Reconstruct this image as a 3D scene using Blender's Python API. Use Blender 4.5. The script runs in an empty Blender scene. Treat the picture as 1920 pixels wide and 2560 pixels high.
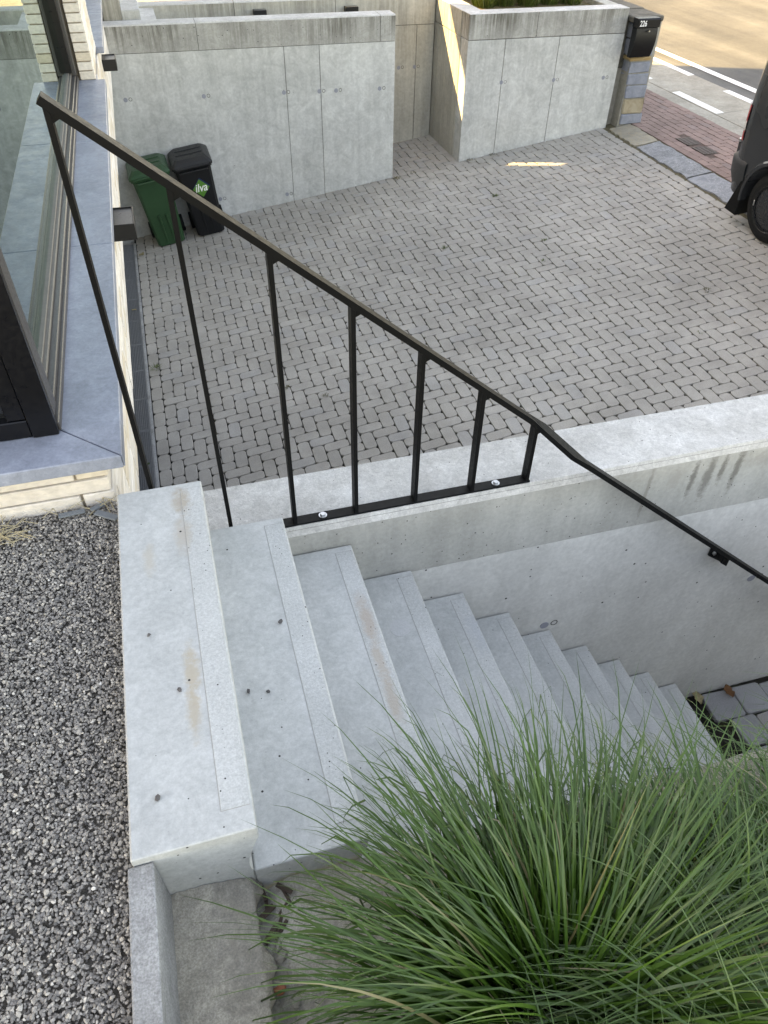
import bpy, bmesh, math, random
import numpy as np
from mathutils import Vector, Matrix

random.seed(7)
scene = bpy.context.scene
col = scene.collection
R = math.radians

# ------------------------------------------------------------------ camera
cd = bpy.data.cameras.new('camera')
cam = bpy.data.objects.new('camera', cd)
col.objects.link(cam)
cd.sensor_fit = 'VERTICAL'
cd.sensor_height = 24.0
cd.sensor_width = 18.0
cd.lens = 24.0 * 1826.0 / 2560.0
cd.clip_start = 0.05
cd.clip_end = 800
CAM = Vector((0.0533, -1.7592, 1.4658))
pitch, yaw, roll = 0.7612, 0.2930, 0.0190
fw = Vector((math.sin(yaw)*math.cos(pitch), math.cos(yaw)*math.cos(pitch), -math.sin(pitch)))
r0 = Vector((math.cos(yaw), -math.sin(yaw), 0)); u0 = r0.cross(fw)
rt = r0*math.cos(roll) + u0*math.sin(roll); up = -r0*math.sin(roll) + u0*math.cos(roll)
mw = Matrix((rt, up, -fw)).transposed().to_4x4(); mw.translation = CAM
cam.matrix_world = mw
scene.camera = cam
scene.render.resolution_x, scene.render.resolution_y = 768, 1024

# ------------------------------------------------------------------ light
SUN = Vector((1.4, -1.0, -0.98)).normalized()          # direction the light travels
world = bpy.data.worlds.new('World'); scene.world = world; world.use_nodes = True
wn = world.node_tree; wn.nodes.clear()
sky = wn.nodes.new('ShaderNodeTexSky'); sky.sky_type = 'NISHITA'; sky.sun_disc = False
sky.sun_elevation = math.asin(-SUN.z); sky.sun_rotation = math.atan2(-SUN.x, -SUN.y)
sky.air_density = 1.0; sky.dust_density = 1.0; sky.ozone_density = 1.0
bg = wn.nodes.new('ShaderNodeBackground'); bg.inputs['Strength'].default_value = 0.15
wo = wn.nodes.new('ShaderNodeOutputWorld')
wn.links.new(sky.outputs[0], bg.inputs[0]); wn.links.new(bg.outputs[0], wo.inputs[0])
sd = bpy.data.lights.new('sun', 'SUN'); sd.energy = 3.2; sd.angle = R(0.5); sd.color = (1.0, 0.88, 0.52)
sun = bpy.data.objects.new('sun', sd); col.objects.link(sun)
sun.rotation_euler = SUN.to_track_quat('-Z', 'Y').to_euler(); sun.location = (-20, 15, 14)
vs = scene.view_settings
vs.view_transform = 'Standard'; vs.look = 'None'; vs.gamma = 1.0; vs.exposure = 2.75
vs.use_white_balance = True; vs.white_balance_temperature = 11200; vs.white_balance_tint = 18.0
vs.use_curve_mapping = False

# ------------------------------------------------------------------ materials
class Mt:
    def __init__(s, name, rough=0.8, spec=0.3, metal=0.0):
        s.m = bpy.data.materials.new(name); s.m.use_nodes = True; s.t = s.m.node_tree
        s.n = s.t.nodes; s.b = s.n['Principled BSDF']; s.o = s.n['Material Output']
        s.b.inputs['Roughness'].default_value = rough
        s.b.inputs['Specular IOR Level'].default_value = spec
        s.b.inputs['Metallic'].default_value = metal
        g = s.n.new('ShaderNodeNewGeometry'); s.pos = g.outputs['Position']; s.geo = g
    def link(s, a, b): s.t.links.new(a, b)
    def _in(s, sock, v):
        if v is None: return
        if hasattr(v, 'links'): s.link(v, sock)
        elif isinstance(v, (tuple, list)) and sock.type == 'RGBA' and len(v) == 3: sock.default_value = (*v, 1)
        else: sock.default_value = v
    def obj(s): return s.n.new('ShaderNodeTexCoord').outputs['Object']
    def rnd(s): return s.n.new('ShaderNodeObjectInfo').outputs['Random']
    def attr(s, name):
        a = s.n.new('ShaderNodeAttribute'); a.attribute_name = name; return a.outputs['Fac']
    def scale(s, v, sc):
        n = s.n.new('ShaderNodeVectorMath'); n.operation = 'MULTIPLY'; s._in(n.inputs[0], v); n.inputs[1].default_value = sc; return n.outputs[0]
    def noise(s, scale, detail=4, rough=0.55, vec=None, dist=0.0):
        n = s.n.new('ShaderNodeTexNoise'); n.inputs['Scale'].default_value = scale; n.inputs['Detail'].default_value = detail
        n.inputs['Roughness'].default_value = rough; n.inputs['Distortion'].default_value = dist
        s.link(vec or s.pos, n.inputs['Vector']); return n.outputs['Fac']
    def vor(s, scale, vec=None, feat='F1', out='Distance'):
        n = s.n.new('ShaderNodeTexVoronoi'); n.feature = feat; n.inputs['Scale'].default_value = scale
        s.link(vec or s.pos, n.inputs['Vector']); return n.outputs[out]
    def math(s, op, a, b=None, clamp=False):
        n = s.n.new('ShaderNodeMath'); n.operation = op; n.use_clamp = clamp; s._in(n.inputs[0], a); s._in(n.inputs[1], b); return n.outputs[0]
    def rng(s, v, a, b, c=0.0, d=1.0):
        n = s.n.new('ShaderNodeMapRange'); s._in(n.inputs[0], v); n.inputs[1].default_value = a; n.inputs[2].default_value = b
        n.inputs[3].default_value = c; n.inputs[4].default_value = d; return n.outputs[0]
    def mix(s, f, a, b, mode='MIX'):
        n = s.n.new('ShaderNodeMix'); n.data_type = 'RGBA'; n.blend_type = mode
        s._in(n.inputs[0], f); s._in(n.inputs[6], a); s._in(n.inputs[7], b); return n.outputs[2]
    def sep(s, v=None):
        n = s.n.new('ShaderNodeSeparateXYZ'); s.link(v or s.pos, n.inputs[0]); return n.outputs
    def blob(s, c, r, soft=0.45, nz=1.5, nscale=38):
        n = s.n.new('ShaderNodeVectorMath'); n.operation = 'SUBTRACT'; s.link(s.pos, n.inputs[0]); n.inputs[1].default_value = c
        k = s.scale(n.outputs[0], tuple(1.0/q for q in r))
        l = s.n.new('ShaderNodeVectorMath'); l.operation = 'LENGTH'; s.link(k, l.inputs[0])
        d = s.math('ADD', l.outputs['Value'], s.math('MULTIPLY', s.math('SUBTRACT', s.noise(nscale, 6, .75), 0.5), nz*2))
        return s.rng(d, 1.0+soft, 1.0-soft)
    def bump(s, h, strength=0.3, dist=0.01):
        n = s.n.new('ShaderNodeBump'); n.inputs['Strength'].default_value = strength; n.inputs['Distance'].default_value = dist
        s.link(h, n.inputs['Height']); s.link(n.outputs[0], s.b.inputs['Normal'])
    def color(s, v): s._in(s.b.inputs['Base Color'], v); return s
    def rough(s, v): s._in(s.b.inputs['Roughness'], v); return s

def plain(name, c, rough=0.6, spec=0.3, metal=0.0, var=0.12, scale=30, bump=0.0):
    m = Mt(name, rough, spec, metal)
    n = m.noise(scale, 4)
    m.color(m.mix(n, tuple(x*(1-var) for x in c), tuple(min(1, x*(1+var)) for x in c)))
    m.rough(m.rng(m.noise(scale*2.3, 3), 0.3, 0.7, max(0.02, rough-0.08), min(1, rough+0.08)))
    if bump: m.bump(m.noise(scale*6, 3), bump, 0.004)
    return m.m

def concrete(name, a, b, scale=2.2, rough=0.82, bump=0.12, streak=0.0, pits=0.0, pit_scale=42, topstain=None, stains=(), grain=0.0, cloud=0.0, panel=0.0):
    m = Mt(name, rough, 0.3)
    n1 = m.rng(m.noise(scale, 6, 0.6), 0.3, 0.7)
    c = m.mix(n1, a, b)
    f = m.rng(m.noise(scale*18, 4, 0.65), 0.25, 0.75, 0.86, 1.12)
    c = m.mix(1.0, c, f, 'MULTIPLY')
    if cloud:
        k = m.rng(m.noise(scale*3.3, 3, 0.6, dist=1.5), 0.35, 0.7, 1-cloud, 1+cloud*0.5)
        c = m.mix(1.0, c, k, 'MULTIPLY')
    if grain:
        g = m.rng(m.noise(240, 2, 0.7), 0.3, 0.7, 1-grain, 1+grain)
        c = m.mix(1.0, c, g, 'MULTIPLY')
    if streak:
        sv = m.scale(m.pos, (9, 9, 0.55))
        st = m.rng(m.noise(1.0, 5, 0.62, sv), 0.42, 0.68, 1.0, 1.0-streak)
        c = m.mix(1.0, c, st, 'MULTIPLY')
    if panel:
        c = m.mix(1.0, c, m.rng(m.rnd(), 0, 1, 1-panel, 1+panel), 'MULTIPLY')
    if topstain:                                     # algae and run-off streaks hanging from the coping
        z0, z1, amt = topstain
        sv = m.scale(m.pos, (26, 26, 1.0)); sw2 = m.scale(m.pos, (5, 5, .5))
        ns = m.noise(1.0, 6, 0.72, sv); nb = m.noise(1.0, 3, .5, sw2)
        zz_ = m.math('ADD', m.sep()[2], m.math('MULTIPLY', m.math('SUBTRACT', nb, .5), (z1-z0)*1.6))
        mask = m.math('MULTIPLY', m.rng(zz_, z0, z1), m.rng(m.noise(.9, 2), .38, .62, .15, 1.0))
        k = m.math('MULTIPLY', mask, m.rng(ns, 0.42, 0.58, .2, 1.0))
        c = m.mix(m.math('MULTIPLY', k, amt), c, (0.115, 0.108, 0.09))
    for (cc, rr, sc, am) in stains:
        c = m.mix(m.math('MULTIPLY', m.blob(cc, rr), am), c, sc)
    h = m.noise(scale*22, 5, 0.7)
    if pits:
        jit = m.noise(9, 2)
        sv = m.vor(pit_scale); sel = m.vor(pit_scale, out='Color')
        s1 = m.n.new('ShaderNodeSeparateColor'); m.link(sel, s1.inputs[0])
        small = m.math('LESS_THAN', sv, m.math('MULTIPLY', s1.outputs[0], 0.17))
        keep = m.math('GREATER_THAN', m.math('ADD', s1.outputs[1], m.math('MULTIPLY', jit, 0.3)), 1.0-pits+0.15)
        p = m.math('MULTIPLY', small, keep)
        c = m.mix(p, c, (0.03, 0.03, 0.032))
        h = m.math('SUBTRACT', h, m.math('MULTIPLY', p, 3.0))
    m.color(c); m.bump(h, bump, 0.006)
    m.rough(m.rng(m.noise(scale*5, 3), 0.3, 0.7, rough-0.1, min(1, rough+0.08)))
    return m.m

STEP_STAINS = [((-.066, -.085, 0), (.022, .05, .03), (.36, .31, .25), .8), ((-.071, -.223, 0), (.022, .06, .03), (.40, .36, .31), .75),
    ((-.090, -.688, 0), (.016, .065, .03), (.40, .34, .26), .75), ((-.095, -.795, 0), (.014, .06, .03), (.40, .34, .26), .7),
    ((-.168, -.294, 0), (.014, .05, .03), (.42, .38, .32), .6),
    ((.431, -.347, -.408), (.020, .09, .03), (.40, .345, .30), .85), ((.427, -.506, -.408), (.016, .07, .03), (.42, .37, .32), .8),
    ((.426, -.645, -.408), (.018, .075, .03), (.40, .35, .30), .8), ((.64, -.32, -.816), (.03, .05, .03), (.40, .37, .35), .6),
    ((.93, -.2, -.816), (.05, .1, .03), (.35, .38, .42), .4)]
M = {}
M['step'] = concrete('step_concrete', (.41, .425, .418), (.50, .512, .503), 4.5, 0.72, 0.10, pits=0.10, pit_scale=52, stains=STEP_STAINS, cloud=0.10, grain=0.06)
M['strip'] = concrete('strip_concrete', (.415, .428, .42), (.49, .503, .495), 6, 0.9, 0.25, pits=0.30, pit_scale=85, stains=STEP_STAINS, grain=0.13)
M['groove'] = plain('groove_dirt', (.34, .335, .315), 0.95, 0.1, var=.3, scale=60)
M['wall'] = concrete('wall_concrete', (.50, .505, .49), (.62, .625, .61), 1.9, 0.8, 0.10, streak=0.13, pits=0.10, pit_scale=26, cloud=0.15, panel=.05, topstain=(-1.5, -.35, .22))
M['cap'] = concrete('wall_cap_concrete', (.37, .365, .345), (.51, .505, .48), 3.4, 0.85, 0.14, streak=0.2, pits=0.10, pit_scale=30, topstain=(-.60, -.26, 1.0), cloud=0.14, panel=.06)
M['stairwall'] = concrete('stair_wall_concrete', (.54, .535, .515), (.64, .635, .615), 2.4, 0.8, 0.08, streak=0.08, pits=0.06, pit_scale=30, cloud=0.06)
M['staircap'] = concrete('stair_wall_cap_concrete', (.36, .355, .33), (.48, .475, .45), 3.0, 0.85, 0.16, streak=0.15, pits=0.14, pit_scale=55,
    stains=[((1.86, 0, -.42), (.012, .1, .08), (.15, .14, .125), .8), ((1.93, 0, -.43), (.02, .1, .10), (.16, .15, .135), .75), ((1.99, 0, -.40), (.012, .1, .07), (.15, .14, .125), .8), ((2.06, 0, -.41), (.014, .1, .10), (.15, .14, .125), .8),
            ((1.66, 0, -.45), (.008, .1, .13), (.24, .225, .205), .7), ((2.2, 0, -.38), (.08, .1, .04), (.28, .26, .24), .5), ((1.78, 0, -.40), (.03, .1, .05), (.30, .285, .26), .5)])
M['captop'] = concrete('coping_concrete', (.46, .445, .42), (.62, .61, .59), 6, 0.9, 0.35, pits=0.12, pit_scale=70, grain=0.13, cloud=0.16)
M['warmwall'] = concrete('recess_concrete', (.44, .42, .37), (.55, .53, .475), 1.7, 0.82, 0.1, streak=0.22, topstain=(-.8, -.24, .6), cloud=0.08)
M['joint'] = plain('joint_dark', (.13, .125, .115), 0.95, 0.1, var=.4, scale=40)
M['plug'] = plain('plug_mortar', (.27, .28, .32), 0.8, 0.2, var=.15, scale=50)
M['steplug'] = concrete('lifting_plug_mortar', (.40, .41, .415), (.47, .48, .48), 8, 0.8, 0.08)
M['edging'] = concrete('edging_concrete', (.23, .23, .225), (.38, .38, .375), 7, 0.92, 0.5, grain=0.28, cloud=0.15)
M['mortar'] = concrete('mortar_bed', (.27, .25, .21), (.46, .43, .37), 5, 0.95, 0.55, grain=0.26, cloud=0.25, pits=.12, pit_scale=60)
M['footing'] = concrete('footing_concrete', (.36, .325, .265), (.50, .455, .385), 6, 0.95, 0.6, grain=0.28, cloud=0.22, stains=[((-.07, -1.2, -.22), (.05, .2, .2), (.15, .14, .125), .55)])
M['farland'] = plain('meadow', (.055, .065, .045), .95, .1, var=.35, scale=.5)
M['litter'] = plain('leaf_litter', (.20, .155, .09), .95, .1, var=.6, scale=40, bump=.8)
M['irongrate'] = plain('iron_grate', (.13, .10, .088), 0.7, 0.4, var=.3)
M['soil'] = plain('soil', (.055, .043, .032), 0.95, 0.1, var=.5, scale=45, bump=.8)
M['steel'] = plain('black_steel', (.0024, .0025, .0028), 0.55, 0.17, var=.3, scale=35, bump=.05)
M['zinc'] = plain('zinc_bolt', (.50, .505, .50), 0.32, 0.5, 1.0)
M['bluestone'] = concrete('bluestone', (.20, .225, .275), (.29, .32, .385), 5, 0.45, 0.06, cloud=0.14, grain=0.06, pits=.0)
M['frame'] = plain('window_frame_paint', (.050, .047, .047), 0.42, 0.45, var=.12, scale=60)
M['framedark'] = plain('window_frame_black', (.0022, .0025, .004), 0.35, 0.35, var=.2)
M['gasket'] = plain('gasket', (.15, .14, .128), 0.6, 0.2)
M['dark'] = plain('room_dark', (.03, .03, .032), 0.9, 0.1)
M['garage'] = plain('garage_door_paint', (.10, .10, .105), 0.5, 0.4)
M['render'] = concrete('plain_render', (.52, .48, .40), (.6, .56, .48), 3, 0.9, 0.1)
M['black'] = plain('black_plastic', (.0045, .0048, .0055), 0.45, 0.3, var=.2, scale=25)
M['binblack'] = plain('bin_black_plastic', (.0055, .006, .0075), 0.45, 0.35, var=.2, scale=14)
M['binlid'] = plain('bin_lid_plastic', (.013, .0135, .0145), 0.45, 0.4, var=.2, scale=18)
M['bingreen'] = plain('bin_green_plastic', (.016, .060, .025), 0.42, 0.4, var=.18, scale=14)
M['stickgreen'] = plain('sticker_green', (.06, .21, .035), 0.5)
M['stickblue'] = plain('sticker_blue', (.01, .02, .07), 0.5)
M['white'] = plain('white_print', (.80, .80, .79), 0.5)
M['roadpaint'] = concrete('road_paint', (.62, .62, .60), (.82, .82, .80), 9, 0.8, 0.2, grain=.06)
M['lamp'] = plain('lamp_black', (.0055, .0055, .006), 0.45, 0.4, var=.2)
M['lamptop'] = plain('lamp_lens', (.075, .073, .072), 0.35, 0.5)
M['grate'] = plain('galvanised_grate', (.24, .25, .26), 0.5, 0.5, .4, var=.2, scale=40)
M['channel'] = plain('channel_dark', (.02, .02, .02), 0.9, 0.1)
M['tyre'] = plain('tyre_rubber', (.010, .010, .010), 0.75, 0.25, var=.25, scale=25, bump=.1)
M['rim'] = plain('black_steel_rim', (.018, .019, .0205), 0.28, 0.5, var=.12)
M['van'] = plain('van_paint', (.026, .0275, .030), 0.22, 0.5, var=.02, scale=.8)
M['vanplastic'] = plain('van_plastic', (.036, .037, .039), 0.55, 0.35, var=.08, scale=30)
M['red'] = plain('tail_light_red', (.42, .012, .02), 0.2, 0.5)
M['clear'] = plain('tail_light_clear', (.6, .6, .58), 0.15, 0.5)
M['vglass'] = plain('van_glass', (.01, .011, .012), 0.06, 0.6)
M['rubber'] = plain('mudflap_rubber', (.006, .006, .006), 0.8, 0.2, var=.3)
M['leafbrown'] = plain('dry_leaf', (.16, .075, .035), 0.8, 0.2, var=.4, scale=90)
M['leaftan'] = plain('tan_leaf', (.30, .25, .14), 0.8, 0.2, var=.4, scale=90)
M['straw'] = plain('straw', (.42, .35, .22), 0.85, 0.2, var=.3, scale=40)
M['pebble'] = plain('pebble_grey', (.10, .095, .095), 0.8, 0.3, var=.4, scale=90)
M['slate'] = plain('slate_offcut', (.15, .17, .185), 0.6, 0.4, var=.2, scale=60)
M['rubble'] = plain('rubble', (.24, .225, .195), 0.9, 0.2, var=.25, scale=60, bump=.5)
M['redbrickbit'] = plain('red_brick_bit', (.30, .11, .065), 0.9, 0.2, var=.3, scale=60)
M['bark'] = plain('bark_chip', (.07, .05, .04), 0.9, 0.2, var=.5, scale=60, bump=.5)

def asphalt():
    m = Mt('asphalt', 0.85, 0.3)
    c = m.mix(m.rng(m.noise(0.9, 6, .7), .3, .7), (.075, .076, .075), (.13, .127, .117))
    c = m.mix(1.0, c, m.rng(m.noise(90, 3, .7), .3, .7, .7, 1.35), 'MULTIPLY')
    sv = m.scale(m.pos, (2.0, .12, 1)); c = m.mix(1.0, c, m.rng(m.noise(1.0, 4, .6, sv), .35, .65, .75, 1.2), 'MULTIPLY')
    m.color(c); m.bump(m.noise(160, 3, .7), .5, .006); return m.m
M['asphalt'] = asphalt()
M['gutter'] = concrete('gutter_concrete', (.27, .25, .21), (.38, .36, .31), 3, 0.9, 0.4, grain=.2, cloud=.15)

def paver(name, src, a, b, warm, moss=True):
    m = Mt(name, 0.88, 0.25)
    r = m.rnd() if src == 'rnd' else m.attr('shade')
    c = m.mix(r, a, b)
    sel = m.math('GREATER_THAN', m.math('FRACT', m.math('MULTIPLY', r, 17.3)), .9)
    c = m.mix(m.math('MULTIPLY', sel, .6), c, warm)
    c = m.mix(1.0, c, m.rng(m.noise(5, 4), .3, .7, .88, 1.1), 'MULTIPLY')
    c = m.mix(1.0, c, m.rng(m.noise(.7, 4), .35, .65, .86, 1.08), 'MULTIPLY')
    c = m.mix(1.0, c, m.rng(m.noise(150, 3, .75), .3, .7, .82, 1.18), 'MULTIPLY')
    m.color(c); m.bump(m.noise(110, 4, .75), .45, .004); return m.m
PV = ((.365, .338, .302), (.40, .372, .335), (.375, .36, .34))
M['paver'] = paver('paver_concrete', 'rnd', *PV)
M['paver_mass'] = paver('paver_concrete_mass', 'attr', *PV)
RV = ((.235, .16, .14), (.30, .205, .18), (.25, .19, .175))
M['redpaver'] = paver('red_paver', 'rnd', *RV)
CV = ((.20, .20, .205), (.28, .28, .285), (.27, .25, .23))
M['cobble'] = paver('path_cobble', 'rnd', *CV)
def joint_bed(name, a, b, g):
    m = Mt(name, .95, .1)
    c = m.mix(m.rng(m.noise(14, 5), .3, .7), a, b)
    c = m.mix(m.rng(m.noise(3.1, 5, .7), .58, .72, 0, .8), c, g)
    m.color(c); m.bump(m.noise(120, 3), .8, .01); return m.m
M['swbed'] = joint_bed('sidewalk_joint', (.12, .085, .072), (.17, .125, .11), (.10, .09, .07))
M['mossbed'] = joint_bed('mossy_joint', (.10, .085, .055), (.17, .15, .10), (.10, .105, .04))
M['bed'] = joint_bed('joint_sand', (.010, .0095, .008), (.035, .031, .025), (.035, .042, .014))

def brickmat(name, src):
    m = Mt(name, 0.85, 0.25)
    r = m.rnd() if src == 'rnd' else m.attr('shade')
    c = m.mix(r, (.66, .59, .515), (.79, .73, .665))
    sel = m.math('GREATER_THAN', m.math('FRACT', m.math('MULTIPLY', r, 13.7)), .8)
    c = m.mix(m.math('MULTIPLY', sel, .5), c, (.60, .48, .33))
    sv = m.scale(m.pos, (40, 6, 60))
    c = m.mix(1.0, c, m.rng(m.noise(1, 4, .6, sv), .3, .7, .86, 1.1), 'MULTIPLY')
    m.color(c)
    w = m.noise(1.0, 5, .65, m.scale(m.pos, (28, 28, 60)), dist=2.0)
    m.bump(w, .5, .008); return m.m
M['brick'] = brickmat('cream_brick', 'rnd'); M['brick_mass'] = brickmat('cream_brick_mass', 'attr')
M['brickjoint'] = plain('brick_joint', (.30, .255, .205), .95, .1, var=.25, scale=40)

def stone(name, a, b, sc=8, rough=.7, vein=None):
    m = Mt(name, rough, .35)
    c = m.mix(m.rng(m.noise(sc, 6, .65, dist=.8), .3, .7), a, b)
    if vein:
        v = m.rng(m.math('ABSOLUTE', m.math('SUBTRACT', m.noise(sc*.7, 6, .75, dist=2.5), .5)), 0, .02, 1, 0)
        c = m.mix(m.math('MULTIPLY', v, .6), c, vein)
    m.color(c); m.bump(m.noise(sc*5, 5, .7), .5, .01); return m.m
M['st_blue'] = stone('blue_stone', (.17, .19, .23), (.29, .31, .36), 9)
M['st_tan'] = stone('tan_stone', (.27, .21, .13), (.40, .34, .25), 9)
M['st_orange'] = stone('orange_stone', (.36, .22, .09), (.42, .32, .18), 9)
M['st_dark'] = stone('weathered_stone', (.05, .047, .04), (.16, .145, .12), 7, .9)
M['st_slab_blue'] = stone('bluestone_slab', (.16, .168, .185), (.28, .288, .305), 5, .65, (.5, .5, .5))
M['st_slab_grey'] = stone('dark_grey_slab', (.12, .125, .132), (.25, .255, .265), 6, .65, (.55, .55, .55))
M['st_slab_tan'] = stone('tan_slab', (.22, .20, .165), (.37, .33, .26), 5, .75, (.45, .33, .18))
M['st_wall'] = stone('rough_wall_mortar', (.25, .235, .20), (.36, .34, .30), 12, .9)

def gravelmat():
    m = Mt('gravel_stone', .8, .3)
    r = m.attr('shade')
    n = m.n.new('ShaderNodeValToRGB'); e = n.color_ramp.elements
    e[0].position = 0; e[0].color = (.15, .14, .13, 1); e[1].position = 1; e[1].color = (.74, .72, .68, 1)
    for p, cc in ((.28, (.265, .245, .225)), (.55, (.37, .34, .305)), (.76, (.47, .425, .365)), (.92, (.60, .56, .50))):
        k = e.new(p); k.color = (*cc, 1)
    m.link(r, n.inputs[0])
    m.color(m.mix(1.0, n.outputs[0], m.rng(m.noise(160, 3), .3, .7, .8, 1.2), 'MULTIPLY')); return m.m
M['gravel'] = gravelmat()
M['gravelbed'] = plain('gravel_grit', (.20, .183, .16), .95, .1, var=.6, scale=150, bump=.8)

def grassmat(name, a, b, tip):
    m = Mt(name, .36, .55)
    r = m.attr('shade'); t = m.attr('along')
    c = m.mix(r, a, b)
    c = m.mix(m.rng(t, .35, 1.0, 0, .55), c, tip)
    dry = m.math('GREATER_THAN', m.math('FRACT', m.math('MULTIPLY', r, 23.7)), .975)
    c = m.mix(m.math('MULTIPLY', dry, .8), c, (.24, .20, .11))
    m.color(c)
    tr = m.n.new('ShaderNodeBsdfTranslucent'); m._in(tr.inputs['Color'], m.mix(1.0, c, (1.0, 1.15, .55), 'MULTIPLY'))
    mx = m.n.new('ShaderNodeMixShader'); mx.inputs[0].default_value = .22
    m.link(m.b.outputs[0], mx.inputs[1]); m.link(tr.outputs[0], mx.inputs[2]); m.link(mx.outputs[0], m.o.inputs['Surface'])
    return m.m
M['grass'] = grassmat('ornamental_grass_blade', (.011, .048, .004), (.048, .122, .013), (.085, .150, .042))
M['plantgrass'] = grassmat('planter_grass_blade', (.05, .085, .018), (.12, .15, .045), (.18, .18, .08))
M['weed'] = grassmat('weed_leaf', (.05, .09, .02), (.10, .14, .035), (.14, .15, .05))
M['weedry'] = grassmat('mossy_weed', (.06, .06, .02), (.11, .095, .035), (.15, .13, .05))

def glassmat():
    m = Mt('window_glass', .0, .5)
    fr = m.n.new('ShaderNodeFresnel'); fr.inputs['IOR'].default_value = 1.9
    gl = m.n.new('ShaderNodeBsdfGlossy'); gl.inputs['Roughness'].default_value = 0.0; gl.inputs['Color'].default_value = (.82, .95, .91, 1)
    tp = m.n.new('ShaderNodeBsdfTransparent'); tp.inputs['Color'].default_value = (.62, .72, .69, 1)
    mx = m.n.new('ShaderNodeMixShader')
    m.link(m.math('MULTIPLY', fr.outputs[0], 1.25, True), mx.inputs[0]); m.link(tp.outputs[0], mx.inputs[1]); m.link(gl.outputs[0], mx.inputs[2])
    m.link(mx.outputs[0], m.o.inputs['Surface']); return m.m
M['glass'] = glassmat()

# ------------------------------------------------------------------ builders
ORG = {}
def org(o): return ORG.get(o.name, Vector((0, 0, 0))) if o else Vector((0, 0, 0))
def props(o, label=None, cat=None, group=None, kind=None):
    if label: o['label'] = label
    if cat: o['category'] = cat
    if group: o['group'] = group
    if kind: o['kind'] = kind
    return o
def empty(name, loc, label=None, cat=None, group=None, kind=None, rot=None, local=False):
    o = bpy.data.objects.new(name, None); col.objects.link(o); o.location = loc; o.empty_display_size = .1
    if rot: o.rotation_euler = rot
    ORG[o.name] = Vector((0, 0, 0)) if local else Vector(loc)
    return props(o, label, cat, group, kind)
class MB:
    def __init__(s): s.bm = bmesh.new()
    def box(s, x0, x1, y0, y1, z0, z1, bev=0.0, seg=1):
        bm = s.bm
        vs_ = [bm.verts.new(p) for p in ((x0, y0, z0), (x1, y0, z0), (x1, y1, z0), (x0, y1, z0), (x0, y0, z1), (x1, y0, z1), (x1, y1, z1), (x0, y1, z1))]
        fs = [bm.faces.new([vs_[i] for i in f]) for f in ((0, 3, 2, 1), (4, 5, 6, 7), (0, 1, 5, 4), (1, 2, 6, 5), (2, 3, 7, 6), (3, 0, 4, 7))]
        if bev:
            es = list({e for f in fs for e in f.edges}); bmesh.ops.bevel(bm, geom=es, offset=bev, segments=seg, affect='EDGES', profile=.6)
        return s
    def prism(s, poly, axis, a, b, bev=0.0, seg=1):
        """extrude 2-D polygon along an axis from a to b; poly in the two other axes (x,y,z order)"""
        bm = s.bm
        def P(q, t):
            if axis == 0: return (t, q[0], q[1])
            if axis == 1: return (q[0], t, q[1])
            return (q[0], q[1], t)
        A_ = [bm.verts.new(P(q, a)) for q in poly]; B_ = [bm.verts.new(P(q, b)) for q in poly]
        n = len(poly); fs = [bm.faces.new(A_), bm.faces.new(B_[::-1])]
        for i in range(n): fs.append(bm.faces.new((A_[i], B_[i], B_[(i+1) % n], A_[(i+1) % n])))
        if bev:
            es = list({e for f in fs for e in f.edges}); bmesh.ops.bevel(bm, geom=es, offset=bev, segments=seg, affect='EDGES', profile=.6)
        return s
    def lathe(s, prof, axis, centre, n=24, cap=True):
        bm = s.bm; rings = []
        for (r, t) in prof:
            ring = []
            for k in range(n):
                a = 2*math.pi*k/n; p, q = r*math.cos(a), r*math.sin(a)
                v = {0: (t, p, q), 1: (p, t, q), 2: (p, q, t)}[axis]
                ring.append(bm.verts.new(Vector(v)+Vector(centre)))
            rings.append(ring)
        for i in range(len(rings)-1):
            for k in range(n): bm.faces.new((rings[i][k], rings[i][(k+1) % n], rings[i+1][(k+1) % n], rings[i+1][k]))
        if cap: bm.faces.new(rings[0]); bm.faces.new(rings[-1][::-1])
        return s
    def bar(s, pts, wy, t, bev=.001):
        """flat bar along a polyline, wide in the horizontal normal, thin in the other"""
        bm = s.bm; rings = []
        n = len(pts)
        for i, p in enumerate(pts):
            p = Vector(p); d = (Vector(pts[min(i+1, n-1)])-Vector(pts[max(i-1, 0)])).normalized()
            side = Vector((0, 0, 1)).cross(d); side = side.normalized() if side.length > 1e-4 else Vector((0, 1, 0)); nn = d.cross(side)
            rings.append([bm.verts.new(p+side*a*wy/2+nn*b*t/2) for a, b in ((-1, -1), (1, -1), (1, 1), (-1, 1))])
        for i in range(n-1):
            for k in range(4): bm.faces.new((rings[i][k], rings[i][(k+1) % 4], rings[i+1][(k+1) % 4], rings[i+1][k]))
        bm.faces.new(rings[0][::-1]); bm.faces.new(rings[-1]); return s
    def build(s, name, mat, parent=None, smooth=False, local=False, tri=False):
        bm = s.bm
        bmesh.ops.recalc_face_normals(bm, faces=bm.faces)
        me = bpy.data.meshes.new(name)
        if local: cen = Vector((0, 0, 0))
        else:
            P = [v.co for v in bm.verts]
            cen = Vector(((min(p.x for p in P)+max(p.x for p in P))/2, (min(p.y for p in P)+max(p.y for p in P))/2, min(p.z for p in P)))
            for v in bm.verts: v.co -= cen
        bm.to_mesh(me); bm.free()
        if smooth: me.shade_smooth()
        o = bpy.data.objects.new(name, me); col.objects.link(o)
        for mm in (mat if isinstance(mat, (list, tuple)) else [mat]): me.materials.append(M[mm])
        if parent: o.parent = parent
        o.location = cen - (org(parent) if not local else Vector((0, 0, 0)))
        ORG[o.name] = cen if not local else Vector((0, 0, 0))
        return o
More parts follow.
